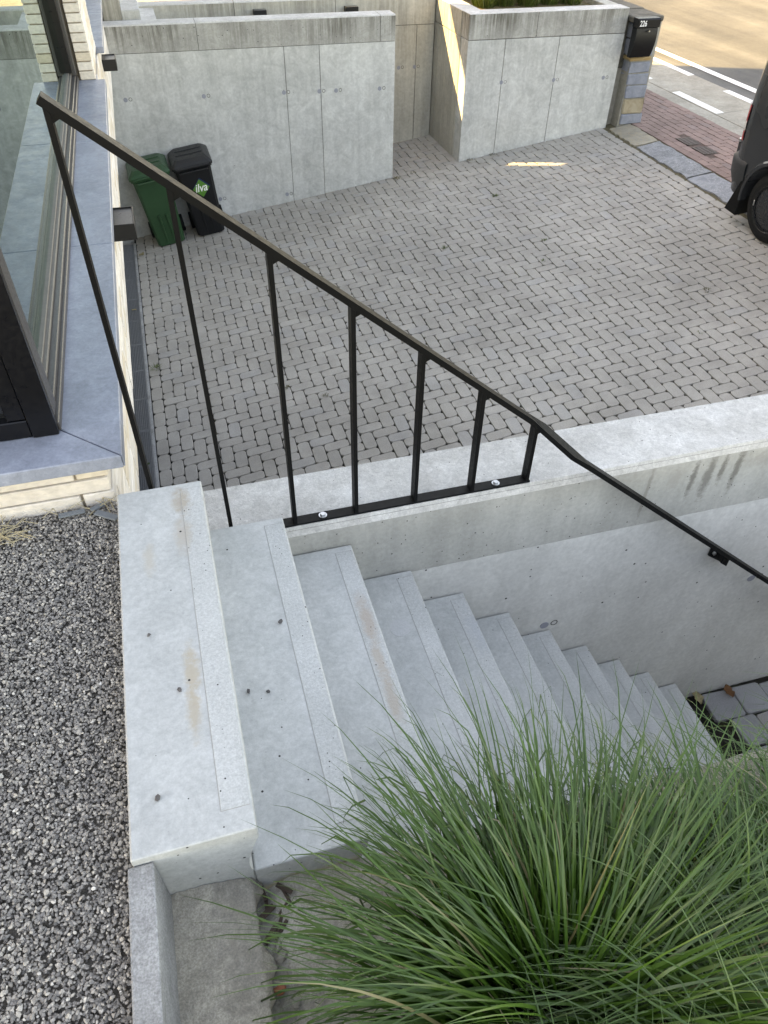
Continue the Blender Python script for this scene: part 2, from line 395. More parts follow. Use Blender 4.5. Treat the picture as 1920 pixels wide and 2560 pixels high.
def np_mesh(name, verts, faces, mat, parent=None, attrs=None, smooth=False):
    """verts Nx3 array, faces MxK array (all K-gons)"""
    me = bpy.data.meshes.new(name); v = np.asarray(verts, np.float32); f = np.asarray(faces, np.int32); k = f.shape[1]
    cen = v.mean(0) if parent is None else np.array(org(parent)); cen = np.array([cen[0], cen[1], v[:, 2].min()]) if parent is None else cen
    v = v-cen.astype(np.float32)
    me.vertices.add(len(v)); me.vertices.foreach_set('co', v.ravel()); me.loops.add(f.size); me.loops.foreach_set('vertex_index', f.ravel())
    me.polygons.add(len(f)); me.polygons.foreach_set('loop_start', np.arange(0, f.size, k, dtype=np.int32))
    for an, av in (attrs or {}).items():
        a = me.attributes.new(an, 'FLOAT', 'POINT'); a.data.foreach_set('value', np.asarray(av, np.float32))
    me.update(calc_edges=True); me.validate()
    if smooth: me.shade_smooth()
    else: me.shade_flat()
    me.materials.append(M[mat])
    o = bpy.data.objects.new(name, me); col.objects.link(o)
    if parent: o.parent = parent; o.location = (0, 0, 0); ORG[o.name] = org(parent)
    else: o.location = cen; ORG[o.name] = Vector(cen)
    return o
def inst(name, me, parent, loc, rot=(0, 0, 0), scale=None):
    o = bpy.data.objects.new(name, me); col.objects.link(o); o.parent = parent
    o.location = Vector(loc)-org(parent); o.rotation_euler = rot
    if scale: o.scale = scale
    return o
def grid_sheet(name, x0, x1, y0, y1, nx, ny, zf, mat, kind='structure', parent=None):
    xs, ys = np.linspace(x0, x1, nx), np.linspace(y0, y1, ny)
    X, Y = np.meshgrid(xs, ys); Z = np.vectorize(zf)(X, Y); V = np.stack([X, Y, Z], -1).reshape(-1, 3)
    i = np.arange(nx-1)[None, :]+np.arange(ny-1)[:, None]*nx; i = i.ravel(); F = np.stack([i, i+1, i+nx+1, i+nx], 1)
    o = np_mesh(name, V, F, mat, parent, smooth=True)
    if kind and not parent: o['kind'] = kind
    return o
def text_mesh(body, size, shear=0.0, ext=0.0):
    cu = bpy.data.curves.new('lettering', 'FONT'); cu.body = body; cu.size = size; cu.shear = shear; cu.align_x = 'CENTER'; cu.align_y = 'CENTER'
    cu.extrude = ext; cu.offset = size*.012
    t = bpy.data.objects.new('lettering', cu); col.objects.link(t)
    dg = bpy.context.evaluated_depsgraph_get(); me = bpy.data.meshes.new_from_object(t.evaluated_get(dg)); bpy.data.objects.remove(t); return me

def DZ(x): return -2.541+.137*(max(x, -.42)+.4)         # driveway level
def SZ(x): return -1.596+.06*(x-6.5)                     # street level
TILT = -math.atan(.137)
G, RI = .2312, .204                                      # stair going and rise

# ================================================================== the setting
o = grid_sheet('terrain', -90, 150, -90, 160, 25, 25, lambda x, y: -2.75, 'farland')
# road, gutter band, markings
def slab_sheet(name, x0, x1, y0, y1, dz, mat, zf=SZ, parent=None, n=2, kind='structure'):
    return grid_sheet(name, x0, x1, y0, y1, n, n, lambda x, y: zf(x)+dz, mat, kind, parent)
road = slab_sheet('road', 8.56, 24, -60, 90, -.004, 'asphalt')
far = grid_sheet('far_verge', 24, 90, -60, 120, 6, 6, lambda x, y: SZ(24)+.02, 'farland')
def sloped_box(x0, x1, y0, y1, zf, top, thick, bev=.004):
    mb = MB(); v = []
    mb.prism([(x0, zf(x0)+top-thick), (x1, zf(x1)+top-thick), (x1, zf(x1)+top), (x0, zf(x0)+top)], 1, y0, y1, bev); return mb
gutter = empty('gutter_band', (8.0, 5, SZ(8)), kind='structure')
ys = [-14, -8, -3.6, .2, 4.0, 7.84, 12.2, 17, 24, 40]
for i in range(len(ys)-1):
    sloped_box(7.505, 7.722, ys[i]+.004, ys[i+1]-.004, SZ, .0, .25).build('kerb_stone', 'gutter', gutter)
    sloped_box(7.732, 8.555, ys[i]+.004, ys[i+1]-.004, SZ, .002, .25).build('gutter_slab', 'gutter', gutter)
slab_sheet('gutter_joint_bed', 7.5, 8.556, -14, 40, -.012, 'joint', parent=gutter)
for k, (y0, y1) in enumerate(((4.3, 5.4), (6.05, 7.15), (7.85, 8.98), (9.75, 10.9), (11.6, 12.7))):
    sloped_box(7.745, 7.87, y0, y1, SZ, .006, .006, 0).build('painted_dash', 'roadpaint', gutter)
for (y0, y1) in ((5.6, 6.7), (7.5, 8.72), (9.65, 10.85), (11.8, 13)):
    sloped_box(8.44, 8.55, y0, y1, SZ, .006, .006, 0).build('painted_dash', 'roadpaint', gutter)
for (x0, x1, y0, y1) in ((8.80, 8.93, -40, 60), (15.2, 15.33, -40, 60)):
    slab_sheet('edge_line', x0, x1, y0, y1, .004, 'roadpaint', parent=road)

# sidewalk of red interlocking pavers
sw = slab_sheet('sidewalk', 6.49, 7.51, -14, 24, -.007, 'swbed')
def paver_mesh(name, w, l, ch, h, bev=.006, mat='paver', shape=None):
    """stone with clipped corners and a bevelled top, w along x, l along y, top at z=0"""
    def ring(ins, z, c):
        a, b = w/2-ins, l/2-ins
        return [(-a+c, -b, z), (a-c, -b, z), (a, -b+c, z), (a, b-c, z), (a-c, b, z), (-a+c, b, z), (-a, b-c, z), (-a, -b+c, z)]
    V = ring(bev, 0, ch)+ring(0, -bev*.9, ch)+ring(0, -h, ch)
    F = [tuple(range(8))]
    for r_ in (0, 8):
        for i in range(8): F.append((r_+i, r_+8+i, r_+8+(i+1) % 8, r_+(i+1) % 8))
    me = bpy.data.meshes.new(name); me.from_pydata(V, [], F); me.materials.append(M[mat]); me.update(); return me
rp = paver_mesh('paver', .098, .196, .018, .06, .003, 'redpaver'); rh = paver_mesh('paver', .098, .096, .012, .06, .003, 'redpaver')
rp_b = paver_mesh('paver', .10, .196, .006, .06, .003, 'redpaver')
st_rot = (0, -math.atan(.06), 0)
cnt = 0
for i in range(10):
    x = 6.545+i*.1025
    if x > 7.50: break
    y = 4.3+(.1 if i % 2 else 0)
    while y < 9.6:
        grate = (6.70 < x < 6.90 and (6.47 < y < 6.89 or 6.84 < y < 7.26))
        if not grate:
            inst('paver', rp_b if i == 0 else rp, sw, (x, y, SZ(x)+random.uniform(-.002, .002)), (0, st_rot[1], random.uniform(-.015, .015))); cnt += 1
        y += .2005
for gy in (6.68, 7.05):
    mb = MB(); z = SZ(6.815)+.001
    mb.box(6.703, 6.900, gy-.14, gy+.14, z-.03, z-.012)
    for k in range(10): yy = gy-.14+k*.029; mb.box(6.70, 6.903, yy, yy+.011, z-.012, z+.001)
    for k in range(4): xx = 6.70+k*.063; mb.box(xx, xx+.014, gy-.14, gy+.14, z-.012, z)
    g_ = mb.build('drain_grate', 'irongrate'); props(g_, 'dark iron grate set in the red sidewalk, '+('nearer the grey van' if gy < 6.8 else 'nearer the mailbox pillar'), 'grate', 'iron grates in the sidewalk')

# threshold of big stone slabs
th = slab_sheet('driveway_threshold', 6.085, 6.50, -4, 8.2, -.010, 'mossbed', DZ)
def rough_slab(name, x0, x1, y0, y1, zf, mat, parent, seed, h=.12):
    rr = random.Random(seed); pts = []
    n = 7
    for k in range(n): pts.append((x0+(x1-x0)*k/n, y0+rr.uniform(-.012, .015)))
    for k in range(n*2): pts.append((x1+rr.uniform(-.022, .014), y0+(y1-y0)*k/(n*2)))
    for k in range(n): pts.append((x1-(x1-x0)*k/n, y1+rr.uniform(-.015, .012)))
    for k in range(n*2): pts.append((x0+rr.uniform(-.014, .03), y1-(y1-y0)*k/(n*2)))
    mb = MB(); mb.prism(pts, 2, -h, 0, .005)
    for v in mb.bm.verts: v.co.z += zf(v.co.x)+.006
    return mb.build(name, mat, parent)
for i, (y0, y1, mt) in enumerate(((7.22, 7.96, 'st_slab_tan'), (6.02, 7.19, 'st_slab_grey'), (4.55, 5.99, 'st_slab_blue'), (3.0, 4.52, 'st_slab_grey'), (1.5, 2.97, 'st_slab_blue'), (0, 1.47, 'st_slab_grey'))):
    rough_slab('stone_slab', 6.125, 6.465, y0, y1, DZ, mt, th, i)

# driveway: joint bed + herringbone pavers
dv = grid_sheet('driveway', -.44, 6.16, .2, 9.4, 12, 12, lambda x, y: DZ(x)-.016, 'bed')
PW = .105
def pv(w, l, seed):
    return paver_mesh('paver', w, l, .0205, .06, .003, 'paver')
MV, MH, MS = pv(.1008, .2058, 0), pv(.2058, .1008, 1), pv(.1008, .1008, 2)
YA = 8.067
def inside(cx, cy):
    if cx < -.315 or cx > 5.94: return False
    if cy < .30 or cy > 9.31: return False
    if cx < 3.0: return cy < YA+.06
    if cx < 4.03: return True
    return cy < YA+.05
items = []
X0, Y0 = -.3145, -3.4
def ok(i, j): return inside(X0+(i+.5)*PW, Y0+(j+.5)*PW)
for i in range(-1, 62):
    for j in range(-1, 124):
        k = (i+j) % 4
        if k == 0: cells = ((i, j), (i+1, j)); kind = 'H'
        elif k == 2: cells = ((i, j), (i, j+1)); kind = 'V'
        else: continue
        inn = [q for q in cells if ok(*q)]
        if not inn: continue
        cx = X0+PW*(sum(q[0] for q in inn)/len(inn)+.5); cy = Y0+PW*(sum(q[1] for q in inn)/len(inn)+.5)
        items.append((cx, cy, kind if len(inn) == 2 else 'S'))
y = .30
while y < 7.95:
    items.append((-.3675, y+.105, 'V')); y += .21          # border course beside the drain
y = .30
while y < 8.0:
    items.append((6.039, y+.105, 'V')); y += .21
def pix(p):
    d = Vector(p)-CAM; zc = d.dot(fw); return (960+1826*d.dot(rt)/zc, 1280-1826*d.dot(up)/zc, zc)
vis = []
for q in items:
    z = DZ(q[0]); u_, v_, zc = pix((q[0], q[1], z))
    tt = (.283-CAM.y)/(q[1]-CAM.y); zw = CAM.z+(z-CAM.z)*tt; xw = CAM.x+(q[0]-CAM.x)*tt
    vis.append(0 <= u_ <= 1920 and 0 <= v_ <= 2560 and zw > -.27 and xw > -.02 and u_ > 345+(v_-600)*.1)
order = sorted(range(len(items)), key=lambda i: (not vis[i], (Vector((items[i][0], items[i][1], DZ(items[i][0])))-CAM).length))
ME = {'V': MV, 'H': MH, 'S': MS}
for i in order[:300]:
    cx, cy, kd = items[i]
    inst('paver', ME[kd], dv, (cx, cy, DZ(cx)+random.uniform(-.003, .002)), (random.uniform(-.012, .012), TILT+random.uniform(-.012, .012), random.uniform(-.018, .018)))
rest = order[300:]
AV, AF, AS = [], [], []; base = 0
for i in rest:
    cx, cy, kd = items[i]; me = ME[kd]
    co = np.empty(len(me.vertices)*3, np.float32); me.vertices.foreach_get('co', co); co = co.reshape(-1, 3)
    mt = np.array(Matrix.Rotation(random.uniform(-.02, .02), 3, 'Z')) @ np.array(Matrix.Rotation(TILT+random.uniform(-.012, .012), 3, 'Y')) @ np.array(Matrix.Rotation(random.uniform(-.012, .012), 3, 'X'))
    co = co @ mt.T+np.array([cx, cy, DZ(cx)+random.uniform(-.004, .0025)]); AV.append(co)
    for f in ((0, 1, 2, 3), (0, 3, 4, 7), (4, 5, 6, 7)): AF.append([base+q for q in f])
    for r_ in (0, 8):
        for k in range(8): AF.append([base+r_+k, base+r_+8+k, base+r_+8+(k+1) % 8, base+r_+(k+1) % 8])
    AS += [random.random()]*24; base += 24
pm = np_mesh('pavers_beyond', np.concatenate(AV), AF, 'paver_mass', dv, {'shade': AS}); pm['kind'] = 'stuff'

# channel drain in front of the garage
dr = empty('channel_drain', (-.53, 4, DZ(-.5)), 'long galvanised mesh channel drain along the foot of the house', 'drain')
zc_ = DZ(-.5)
MB().box(-.63, -.425, .29, 7.9, zc_-.2, zc_-.06).build('channel', 'channel', dr)
MB().box(-.452, -.424, .29, 7.9, zc_-.06, zc_+.004, .002).build('rim', 'edging', dr)
MB().box(-.64, -.617, .29, 7.9, zc_-.06, zc_+.004, .002).build('rim', 'edging', dr)
mb = MB(); ln = .497
mb.box(-.08, -.074, 0, ln, -.02, 0); mb.box(.074, .08, 0, ln, -.02, 0); mb.box(-.08, .08, 0, .006, -.02, 0); mb.box(-.08, .08, ln-.006, ln, -.02, 0)
for k in range(1, 10): x = -.08+k*.016; mb.box(x-.0014, x+.0014, .006, ln-.006, -.02, -.002)
for k in range(1, 30): y = k*ln/30; mb.box(-.074, .074, y-.0014, y+.0014, -.012, -.001)
gr0 = mb.build('grate', 'grate', dr, local=True); gme = gr0.data; bpy.data.objects.remove(gr0)
for k in range(15): inst('grate', gme, dr, (-.5345, .31+k*.505, zc_+.002))

# path cobbles at the foot of the stairs
pt = grid_sheet('path', 2.2, 4.6, -1.2, .0, 4, 4, lambda x, y: -2.262, 'bed')
rr = random.Random(5); x = 2.49
rowy = [-.115, -.30, -.49, -.68, -.87, -1.05]
for j, yy in enumerate(rowy):
    x = 2.53+(.06 if j % 2 else 0)+.02*j
    while x < 4.3:
        w = rr.uniform(.14, .24); l = rr.uniform(.160, .174)
        me = paver_mesh('cobble', w-.007, l+.006, .012, .06, .004, 'cobble')
        inst('cobble', me, pt, (x+w/2, yy+rr.uniform(-.008, .008), -2.244+rr.uniform(-.006, .006)), (rr.uniform(-.02, .02), rr.uniform(-.02, .02), rr.uniform(-.05, .05))); x += w

# ================================================================== stairs
stair = empty('concrete_staircase', (0, -.5, -2.244), 'pale precast concrete stairs running down beside the low wall', 'stairs')
def step_profile(n=7):
    p = [(-.2455, -.004), (-.2415, 0), (-.005, 0), (-.0015, -.0015), (0, -.005), (0, -.045)]
    for k in range(1, n+1):
        t = k/n; p.append((-.040*(1-(1-t)**1.6)+(.012*max(0, t-.8)/.2), -.045-.159*t))
    p += [(-.2455, -.204)] if n < 99 else []
    return p
prof = step_profile()
YN = -1.097
for i in range(12):
    if i == 11: break
    yf = -.006 if i != 1 else -.016
    ox, oz = i*G, -i*RI
    bk = (0, -.0125)[i] if i < 2 else -.04
    pq = [(ox+a+(bk if a < -.2 else 0), oz+b) for a, b in prof]
    if i == 0: pq = pq[:-1]+[(pq[-2][0], -.36), (pq[-1][0], -.36)]
    mb = MB(); mb.prism(pq, 1, YN, yf, .0)
    es = [e for e in mb.bm.edges if e.is_boundary or (abs(e.verts[0].co.y-e.verts[1].co.y) < 1e-6)]
    bmesh.ops.bevel(mb.bm, geom=[e for e in es if len(e.link_faces) == 2], offset=.0025, segments=1, affect='EDGES')
    s_ = mb.build('step', 'step', stair)
    z = oz
    # dirt-filled groove round the anti-slip band, then the band
    a0, a1, b0, b1 = ox-.064, ox-.0055, YN+.052, yf-.028
    mb = MB(); mb.box(a0-.0016, a1, b0-.0016, b1+.0016, z-.003, z+.0004); mb.build('groove', 'groove', s_)
    mb = MB(); mb.box(a0, a1-.0003, b0, b1, z-.003, z+.0011, .0004); mb.build('anti_slip_band', 'strip', s_)
    if i == 3:
        for (cx, cy) in ((.575, -.257), (.572, -.814)):
            MB().lathe([(.0005, z-.002), (.0375, z-.002), (.0375, z+.0006), (.0005, z+.0006)], 2, (cx, cy, 0), 40).build('lifting_plug', 'steplug', s_)
MB().box(-.2, 2.4, YN+.01, -.01, -2.6, -2.262).build('foundation', 'edging', stair)
mb = MB()
mb.prism([(-.2, -.22), (2.25, -2.36), (2.25, -2.3), (-.2, -2.3)], 1, YN+.03, -.012); mb.build('waist_slab', 'edging', stair)

# ================================================================== concrete walls made of cast panels
def topface(o):
    for p_ in o.data.polygons:
        if p_.normal.z > .3: p_.material_index = 1
    return o
def panel_wall(name, label, x0, x1, y0, y1, ztop, zbot, zcap, capj, panj, caps, pans, tops, gap=.0035, cap_ch=(.012, .012), side='front', zb=None):
    """a wall along x: cap lifts and panels with open joints, core set back"""
    w = empty(name, ((x0+x1)/2, (y0+y1)/2, zbot), label, 'wall')
    MB().box(x0+.006, x1-.006, y0+.008, y1-.008, zbot, ztop-.012).build('core', 'joint', w)
    xs = [x0]+list(capj)+[x1]
    for a, b in zip(xs[:-1], xs[1:]):
        a2 = a+(gap/2 if a != x0 else 0); b2 = b-(gap/2 if b != x1 else 0)
        topface(MB().prism([(y0, zcap+gap/2), (y1, zcap+gap/2), (y1, ztop-.006), (y1-.006, ztop), (y0+cap_ch[0], ztop), (y0, ztop-cap_ch[1])], 0, a2, b2).build('cap_lift', [caps, tops], w))
    xs = [x0]+list(panj)+[x1]
    for a, b in zip(xs[:-1], xs[1:]):
        a2 = a+(gap/2 if a != x0 else 0); b2 = b-(gap/2 if b != x1 else 0)
        MB().box(a2, b2, y0+.0008, y1-.0008, zbot, zcap-gap/2, .0015).build('cast_panel', pans, w)
    return w
def tie(w, x, y, z, ax=1, r=.024, sgn=-1):
    d = .0016*sgn
    MB().lathe([(.0005, -.001*sgn), (r, -.001*sgn), (r, d), (.0005, d)], ax, (x, y, z), 20).build('tie_plug', 'plug', w)
    # the neighbouring ring left by the form tie
    mb = MB(); n = 18; R1, R0 = r*.85, r*.62
    bm = mb.bm; A_, B_, C_ = [], [], []
    for k in range(n):
        a = 2*math.pi*k/n; c_, s_ = math.cos(a), math.sin(a)
        for lst, rad, dd in ((A_, R1, -d*.2), (B_, (R1+R0)/2, d*1.1), (C_, R0, -d*.2)): lst.append(bm.verts.new((x+2.3*r+rad*c_, y+dd, z+.003+rad*s_)))
    for k in range(n):
        q = (k+1) % n; bm.faces.new((A_[k], A_[q], B_[q], B_[k])); bm.faces.new((B_[k], B_[q], C_[q], C_[k]))
    mb.build('tie_ring', 'joint', w)

sw_ = panel_wall('stair_wall', 'low concrete wall carrying the black railing beside the stairs', -.25, 4.3, 0, .282, -.289, -2.75, -.632, [], [3.4], 'staircap', 'stairwall', 'captop', cap_ch=(.013, .034))
for (x, z) in ((1.356, -1.19), (2.46, -1.20), (3.3, -1.2)): tie(sw_, x, 0, z, r=.021)

wa = panel_wall('driveway_wall', 'tall stained concrete retaining wall behind the two bins', -.745, 3.045, YA, YA+.26, -.222, -2.75, -.492, [.718, 2.86], [1.688, 2.11], 'cap', 'wall', 'captop', gap=.006)
for (x, z) in ((-.19, -.947), (.70, -.958), (1.655, -.97), (2.09, -.981), (2.30, -.983), (2.856, -.991), (.728, -2.149), (1.60, -2.165), (-.1, -2.15)): tie(wa, x, YA, z)
MB().box(3.0452, 3.0475, YA+.004, YA+.256, -2.6, -.24).build('end_face', 'captop', wa)

bw = panel_wall('recess_back_wall', 'weathered concrete wall at the back of the recess', -.25, 3.96, 9.27, 9.5, -.232, -2.75, -.555, [1.3, 2.6], [2.4, 3.715], 'warmwall', 'warmwall', 'captop', gap=.008)
for (x, z) in ((3.47, -1.05), (3.70, -1.05)): tie(bw, x, 9.27, z)

# planter on the street side
PYL, PYR = 8.06, 8.06
pl = empty('concrete_planter', (5, 8.5, -1.9), 'square concrete planter wall with grass on top, next to the mailbox', 'planter')
def ppanel(name, x0, x1, y0, y1, z0, z1, mat, bev=.004): return MB().box(x0, x1, y0, y1, z0, z1, bev).build(name, mat, pl)
ppanel('core', 3.995, 6.14, 8.07, 10.9, -2.4, -.40, 'joint', 0)
for a, b in ((3.985, 4.89), (4.894, 6.15)): topface(ppanel('cap_lift', a, b, PYL, PYL+.25, -.524, -.2505, ['cap', 'captop'], .006))
for a, b in ((3.985, 4.485), (4.491, 5.228), (5.234, 6.15)): ppanel('cast_panel', a, b, PYL+.001, PYL+.24, -2.45, -.530, 'wall', .003)
topface(ppanel('cap_lift', 3.975, 4.22, PYL+.252, 11, -.524, -.251, ['warmwall', 'captop'], .006))
for a, b in ((8.302, 8.75), (8.758, 9.12), (9.128, 11)): ppanel('cast_panel', 3.976, 4.2, a, b, -2.45, -.530, 'warmwall', .003)
ppanel('cap_lift', 4.225, 6.15, 10.8, 11.0, -.9, -.254, 'warmwall', .006)
ppanel('cap_lift', 5.96, 6.149, 8.312, 10.79, -.9, -.2545, 'warmwall', .006)
for (x, z) in ((4.488, -1.006), (5.231, -1.016), (5.96, -1.025)): tie(pl, x, PYL+.001, z)
MB().box(4.222, 5.958, 8.312, 10.79, -.6, -.31).build('planting_soil', 'litter', pl)

# old stone garden wall and pillar with the mailbox
pw = empty('stone_pillar', (6.4, 8.2, -1.6), 'old pillar of blue and tan stone blocks carrying the mailbox', 'pillar')
MB().box(6.275, 6.61, 7.985, 12.5, -1.75, -.40).build('core', 'st_wall', pw)
MB().box(6.16, 6.284, 8.16, 8.6, -1.75, -.95).build('rough_side', 'st_wall', pw)
MB().box(6.165, 6.282, 8.15, 8.6, -.948, -.36, .01).build('weathered_side', 'st_dark', pw)
rr = random.Random(3)
def jig(mb, rr, a=.006):
    for v in mb.bm.verts: v.co += Vector((rr.uniform(-a, a), rr.uniform(-a, a), rr.uniform(-a, a)))
    return mb
blocks = [(-1.60, -1.475, 'st_blue'), (-1.46, -1.285, 'st_tan'), (-1.27, -1.125, 'st_blue'), (-1.11, -.985, 'st_blue'), (-.97, -.845, 'st_blue'), (-.83, -.79, 'st_orange'), (-.775, -.60, 'st_blue'), (-.585, -.42, 'st_blue')]
for z0, z1, mt in blocks:
    sh = (-.9-(z0+z1)/2)*.08
    a, b = 6.262+sh+rr.uniform(-.012, .012), 6.575+sh+rr.uniform(-.01, .01)
    jig(MB().box(a, b, 7.965+rr.uniform(-.008, .008), 8.25, z0, z1, .012, 2), rr).build('stone_block', mt, pw)
    jig(MB().box(b-.25, b+.012, 8.255, 8.62, z0, z1, .012, 2), rr).build('stone_block', 'st_tan' if mt != 'st_tan' else 'st_blue', pw)
for k in range(9):
    y0 = 7.97+k*.5; MB().box(6.17+rr.uniform(-.01, .01), 6.63+rr.uniform(-.01, .01), y0, y0+.488, -.40, -.335+rr.uniform(-.01, .01), .012).build('coping_stone', 'st_dark' if k else 'st_dark', pw)

# terraced steps behind the driveway wall
bs = empty('back_steps', (0, 8.7, -.3), 'plain concrete steps rising behind the driveway wall by the house', 'steps')
MB().box(-.255, -.055, 8.40, 9.26, -1.2, .12, .006).build('cheek_block', 'warmwall', bs)
MB().box(-.053, .148, 8.42, 9.26, -1.2, -.146, .006).build('tread_block', 'wall', bs)
MB().box(-.05, .14, 8.425, 9.255, -.1462, -.143).build('tread_face', 'captop', bs)
MB().box(.15, .32, 8.44, 9.26, -1.2, -.262, .006).build('tread_block', 'wall', bs)
MB().box(.153, .315, 8.445, 9.255, -.2622, -.259).build('tread_face', 'captop', bs)
grid_sheet('back_path', -.25, 3.03, 8.33, 9.27, 4, 4, lambda x, y: -1.3, 'gutter')
grid_sheet('back_yard', -.25, 3.975, 9.5, 40, 4, 4, lambda x, y: -.45, 'gutter')

# ================================================================== the house
hs = empty('house', (-4, 8, -2.55), 'cream brick house with bluestone sills and dark window frames', 'house')
XB, YF = -.26, .042
# hidden masses (walls, floors and roof), also the shade over the driveway
MB().box(-9, XB-.012, YF+.012, .17, -2.7, .088).build('wall', 'brickjoint', hs)
MB().box(-.50, XB-.012, .17, 11.0, -.54, .088).build('wall', 'brickjoint', hs)
MB().box(-9, -.50, .17, 11.0, -.54, -.30).build('floor_slab', 'render', hs)
MB().box(-9, -.75, .17, 11.0, -2.7, -.541).build('basement_wall', 'render', hs)
MB().box(-9, XB, YF, 11.85, 2.75, 6.1, .0).build('upper_wall', 'render', hs)  # upper storey; its unseen rear overhang is shaped to bound the sun strip
MB().box(-9, -8.7, .17, 11.0, -.30, 2.75).build('wall', 'render', hs)
MB().box(-8.7, XB-.012, 10.75, 11.0, .088, 2.75).build('wall', 'render', hs)
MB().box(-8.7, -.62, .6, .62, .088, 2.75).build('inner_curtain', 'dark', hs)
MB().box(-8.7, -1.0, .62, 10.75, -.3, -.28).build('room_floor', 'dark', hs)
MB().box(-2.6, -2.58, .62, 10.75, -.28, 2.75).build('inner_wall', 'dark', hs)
for k in range(5): MB().box(-.752, -.735, 1.2, 3.9, -2.52+k*.38, -2.15+k*.38, .006).build('garage_door_panel', 'garage', hs)
# side wall bricks, pier and front plinth
bmesh_b = {}
def brick_me(sx, sy, sz):
    k = (round(sx, 3), round(sy, 3), round(sz, 3))
    if k not in bmesh_b:
        b = MB().box(-sx/2, sx/2, -sy/2, sy/2, 0, sz, .003).build('brick', 'brick', None, local=True); bmesh_b[k] = b.data; bpy.data.objects.remove(b)
    return bmesh_b[k]
PITCH = .0548; HB = .0478; mass = []
def put(x, y, z, sx, sy, sz, near):
    if near: inst('brick', brick_me(sx, sy, sz), hs, (x+random.uniform(-.0015, .0015), y, z), (0, 0, random.uniform(-.006, .006)))
    else: mass.append((x, y, z, sx, sy, sz))
for c_ in range(12):
    z = .088-(c_+1)*PITCH+.003
    if z < -.56: break
    y = YF+(.094 if c_ % 2 else 0)
    first = True
    while y < 8.05:
        l = .325 if not (first and c_ % 2) else .23
        l = min(l, 8.06-y)
        if l > .03: put(XB-.045, y+l/2, z, .09, l-.006, HB, y < 4.0)
        y += l; first = False
for c_ in range(5):
    z = .088-(c_+1)*PITCH+.003
    x = XB-.092 if c_ % 2 == 0 else XB-.002
    x = XB-.0945 if c_ % 2 == 0 else XB+.0005
    first = True
    while x > -2.4:
        l = .10 if (first and c_ % 2 == 0 and False) else .325
        put(x-l/2, YF+.045, z, l-.006, .09, HB, c_ < 3 and x > -1.2); x -= l; first = False
PY0, PY1 = 4.21, 5.20
for c_ in range(48):
    z = .137+c_*PITCH
    if z > 2.72: break
    put(XB-.0485, PY0+.05, z, .097, .098, HB, z < 1.45)
    yy = PY0+.102
    if c_ % 2: put(XB-.045, yy+.05, z, .09, .096, HB, z < .85); yy += .10
    while yy < PY1-.02:
        l = min(.325, PY1-yy); put(XB-.045, yy+l/2, z, .09, l-.006, HB, z < .85); yy += l
AV, AF, AS = [], [], []; base = 0
BF = np.array([(0, 3, 2, 1), (4, 5, 6, 7), (0, 1, 5, 4), (1, 2, 6, 5), (2, 3, 7, 6), (3, 0, 4, 7)])
for (x, y, z, sx, sy, sz) in mass:
    a, b = sx/2, sy/2
    AV += [(x-a, y-b, z), (x+a, y-b, z), (x+a, y+b, z), (x-a, y+b, z), (x-a, y-b, z+sz), (x+a, y-b, z+sz), (x+a, y+b, z+sz), (x-a, y+b, z+sz)]
    AF += (BF+base).tolist(); AS += [random.random()]*8; base += 8
bmass = np_mesh('brick_courses', np.array(AV), AF, 'brick_mass', hs, {'shade': AS}); bmass['kind'] = 'stuff'
MB().box(XB-.097, XB-.012, PY0+.012, PY1-.01, .137, 2.75).build('pier_core', 'brickjoint', hs)
MB().box(-.50, XB-.1, PY0+.06, PY1-.06, .137, 2.75).build('pier_core', 'brickjoint', hs)
# sills (bluestone): mitred corner, jointed lengths
ZS0, ZS1 = .090, .135
def sill(poly): return MB().prism(poly, 2, ZS0, ZS1, .003).build('sill', 'bluestone', hs)
sill([(-.200, .0015), (-.200, 1.478), (-.42, 1.478), (-.42, .2215)])
sill([(-.200, 1.481), (-.200, 2.88), (-.42, 2.88), (-.42, 1.481)])
sill([(-.200, 2.883), (-.200, 4.215), (-.42, 4.215), (-.42, 2.883)])
sill([(-.2022, -.0005), (-.4222, .2195), (-2.6, .2195), (-2.6, -.0005)])
sill([(-.205, 5.205), (-.205, 6.6), (-.42, 6.6), (-.42, 5.205)]); sill([(-.205, 6.603), (-.205, 8.06), (-.42, 8.06), (-.42, 6.603)])
# side window: outer frame, casement frame, glass
def sidewin(y0, y1):
    w = empty('window', (-.4, y0, ZS1)); w.parent = hs; w.location = Vector((-.4, y0, ZS1))-org(hs); ORG[w.name] = Vector((-.4, y0, ZS1))
    B = lambda n, m, *a, **k: MB().box(*a, **k).build(n, m, w)
    B('sill_profile', 'frame', -.43, -.368, y0, y1, ZS1+.0005, ZS1+.030, bev=.003)
    B('bottom_rail', 'frame', -.445, -.380, y0, y1, ZS1+.0305, ZS1+.050, bev=.003)
    B('glazing_bead', 'gasket', -.452, -.402, y0+.05, y1-.05, ZS1+.0505, ZS1+.064, bev=.003)
    B('glazing_bead', 'gasket', -.456, -.415, y0+.05, y1-.05, ZS1+.0645, ZS1+.074, bev=.002)
    for a, b in ((y0, y0+.075), (y1-.09, y1)):
        B('stile', 'frame', -.455, -.372, a+.0005, b, ZS1+.0505, 2.75, bev=.003)
        B('stile', 'framedark', -.47, -.392, (b if a == y0 else a-.03), (b+.03 if a == y0 else a), ZS1+.0745, 2.75, bev=.002)
    B('top_rail', 'frame', -.455, -.373, y0+.076, y1-.091, 2.67, 2.749)
    B('glass', 'glass', -.436, -.430, y0+.105, y1-.12, ZS1+.07, 2.70)
sidewin(.165, 4.20); sidewin(5.22, 8.04)
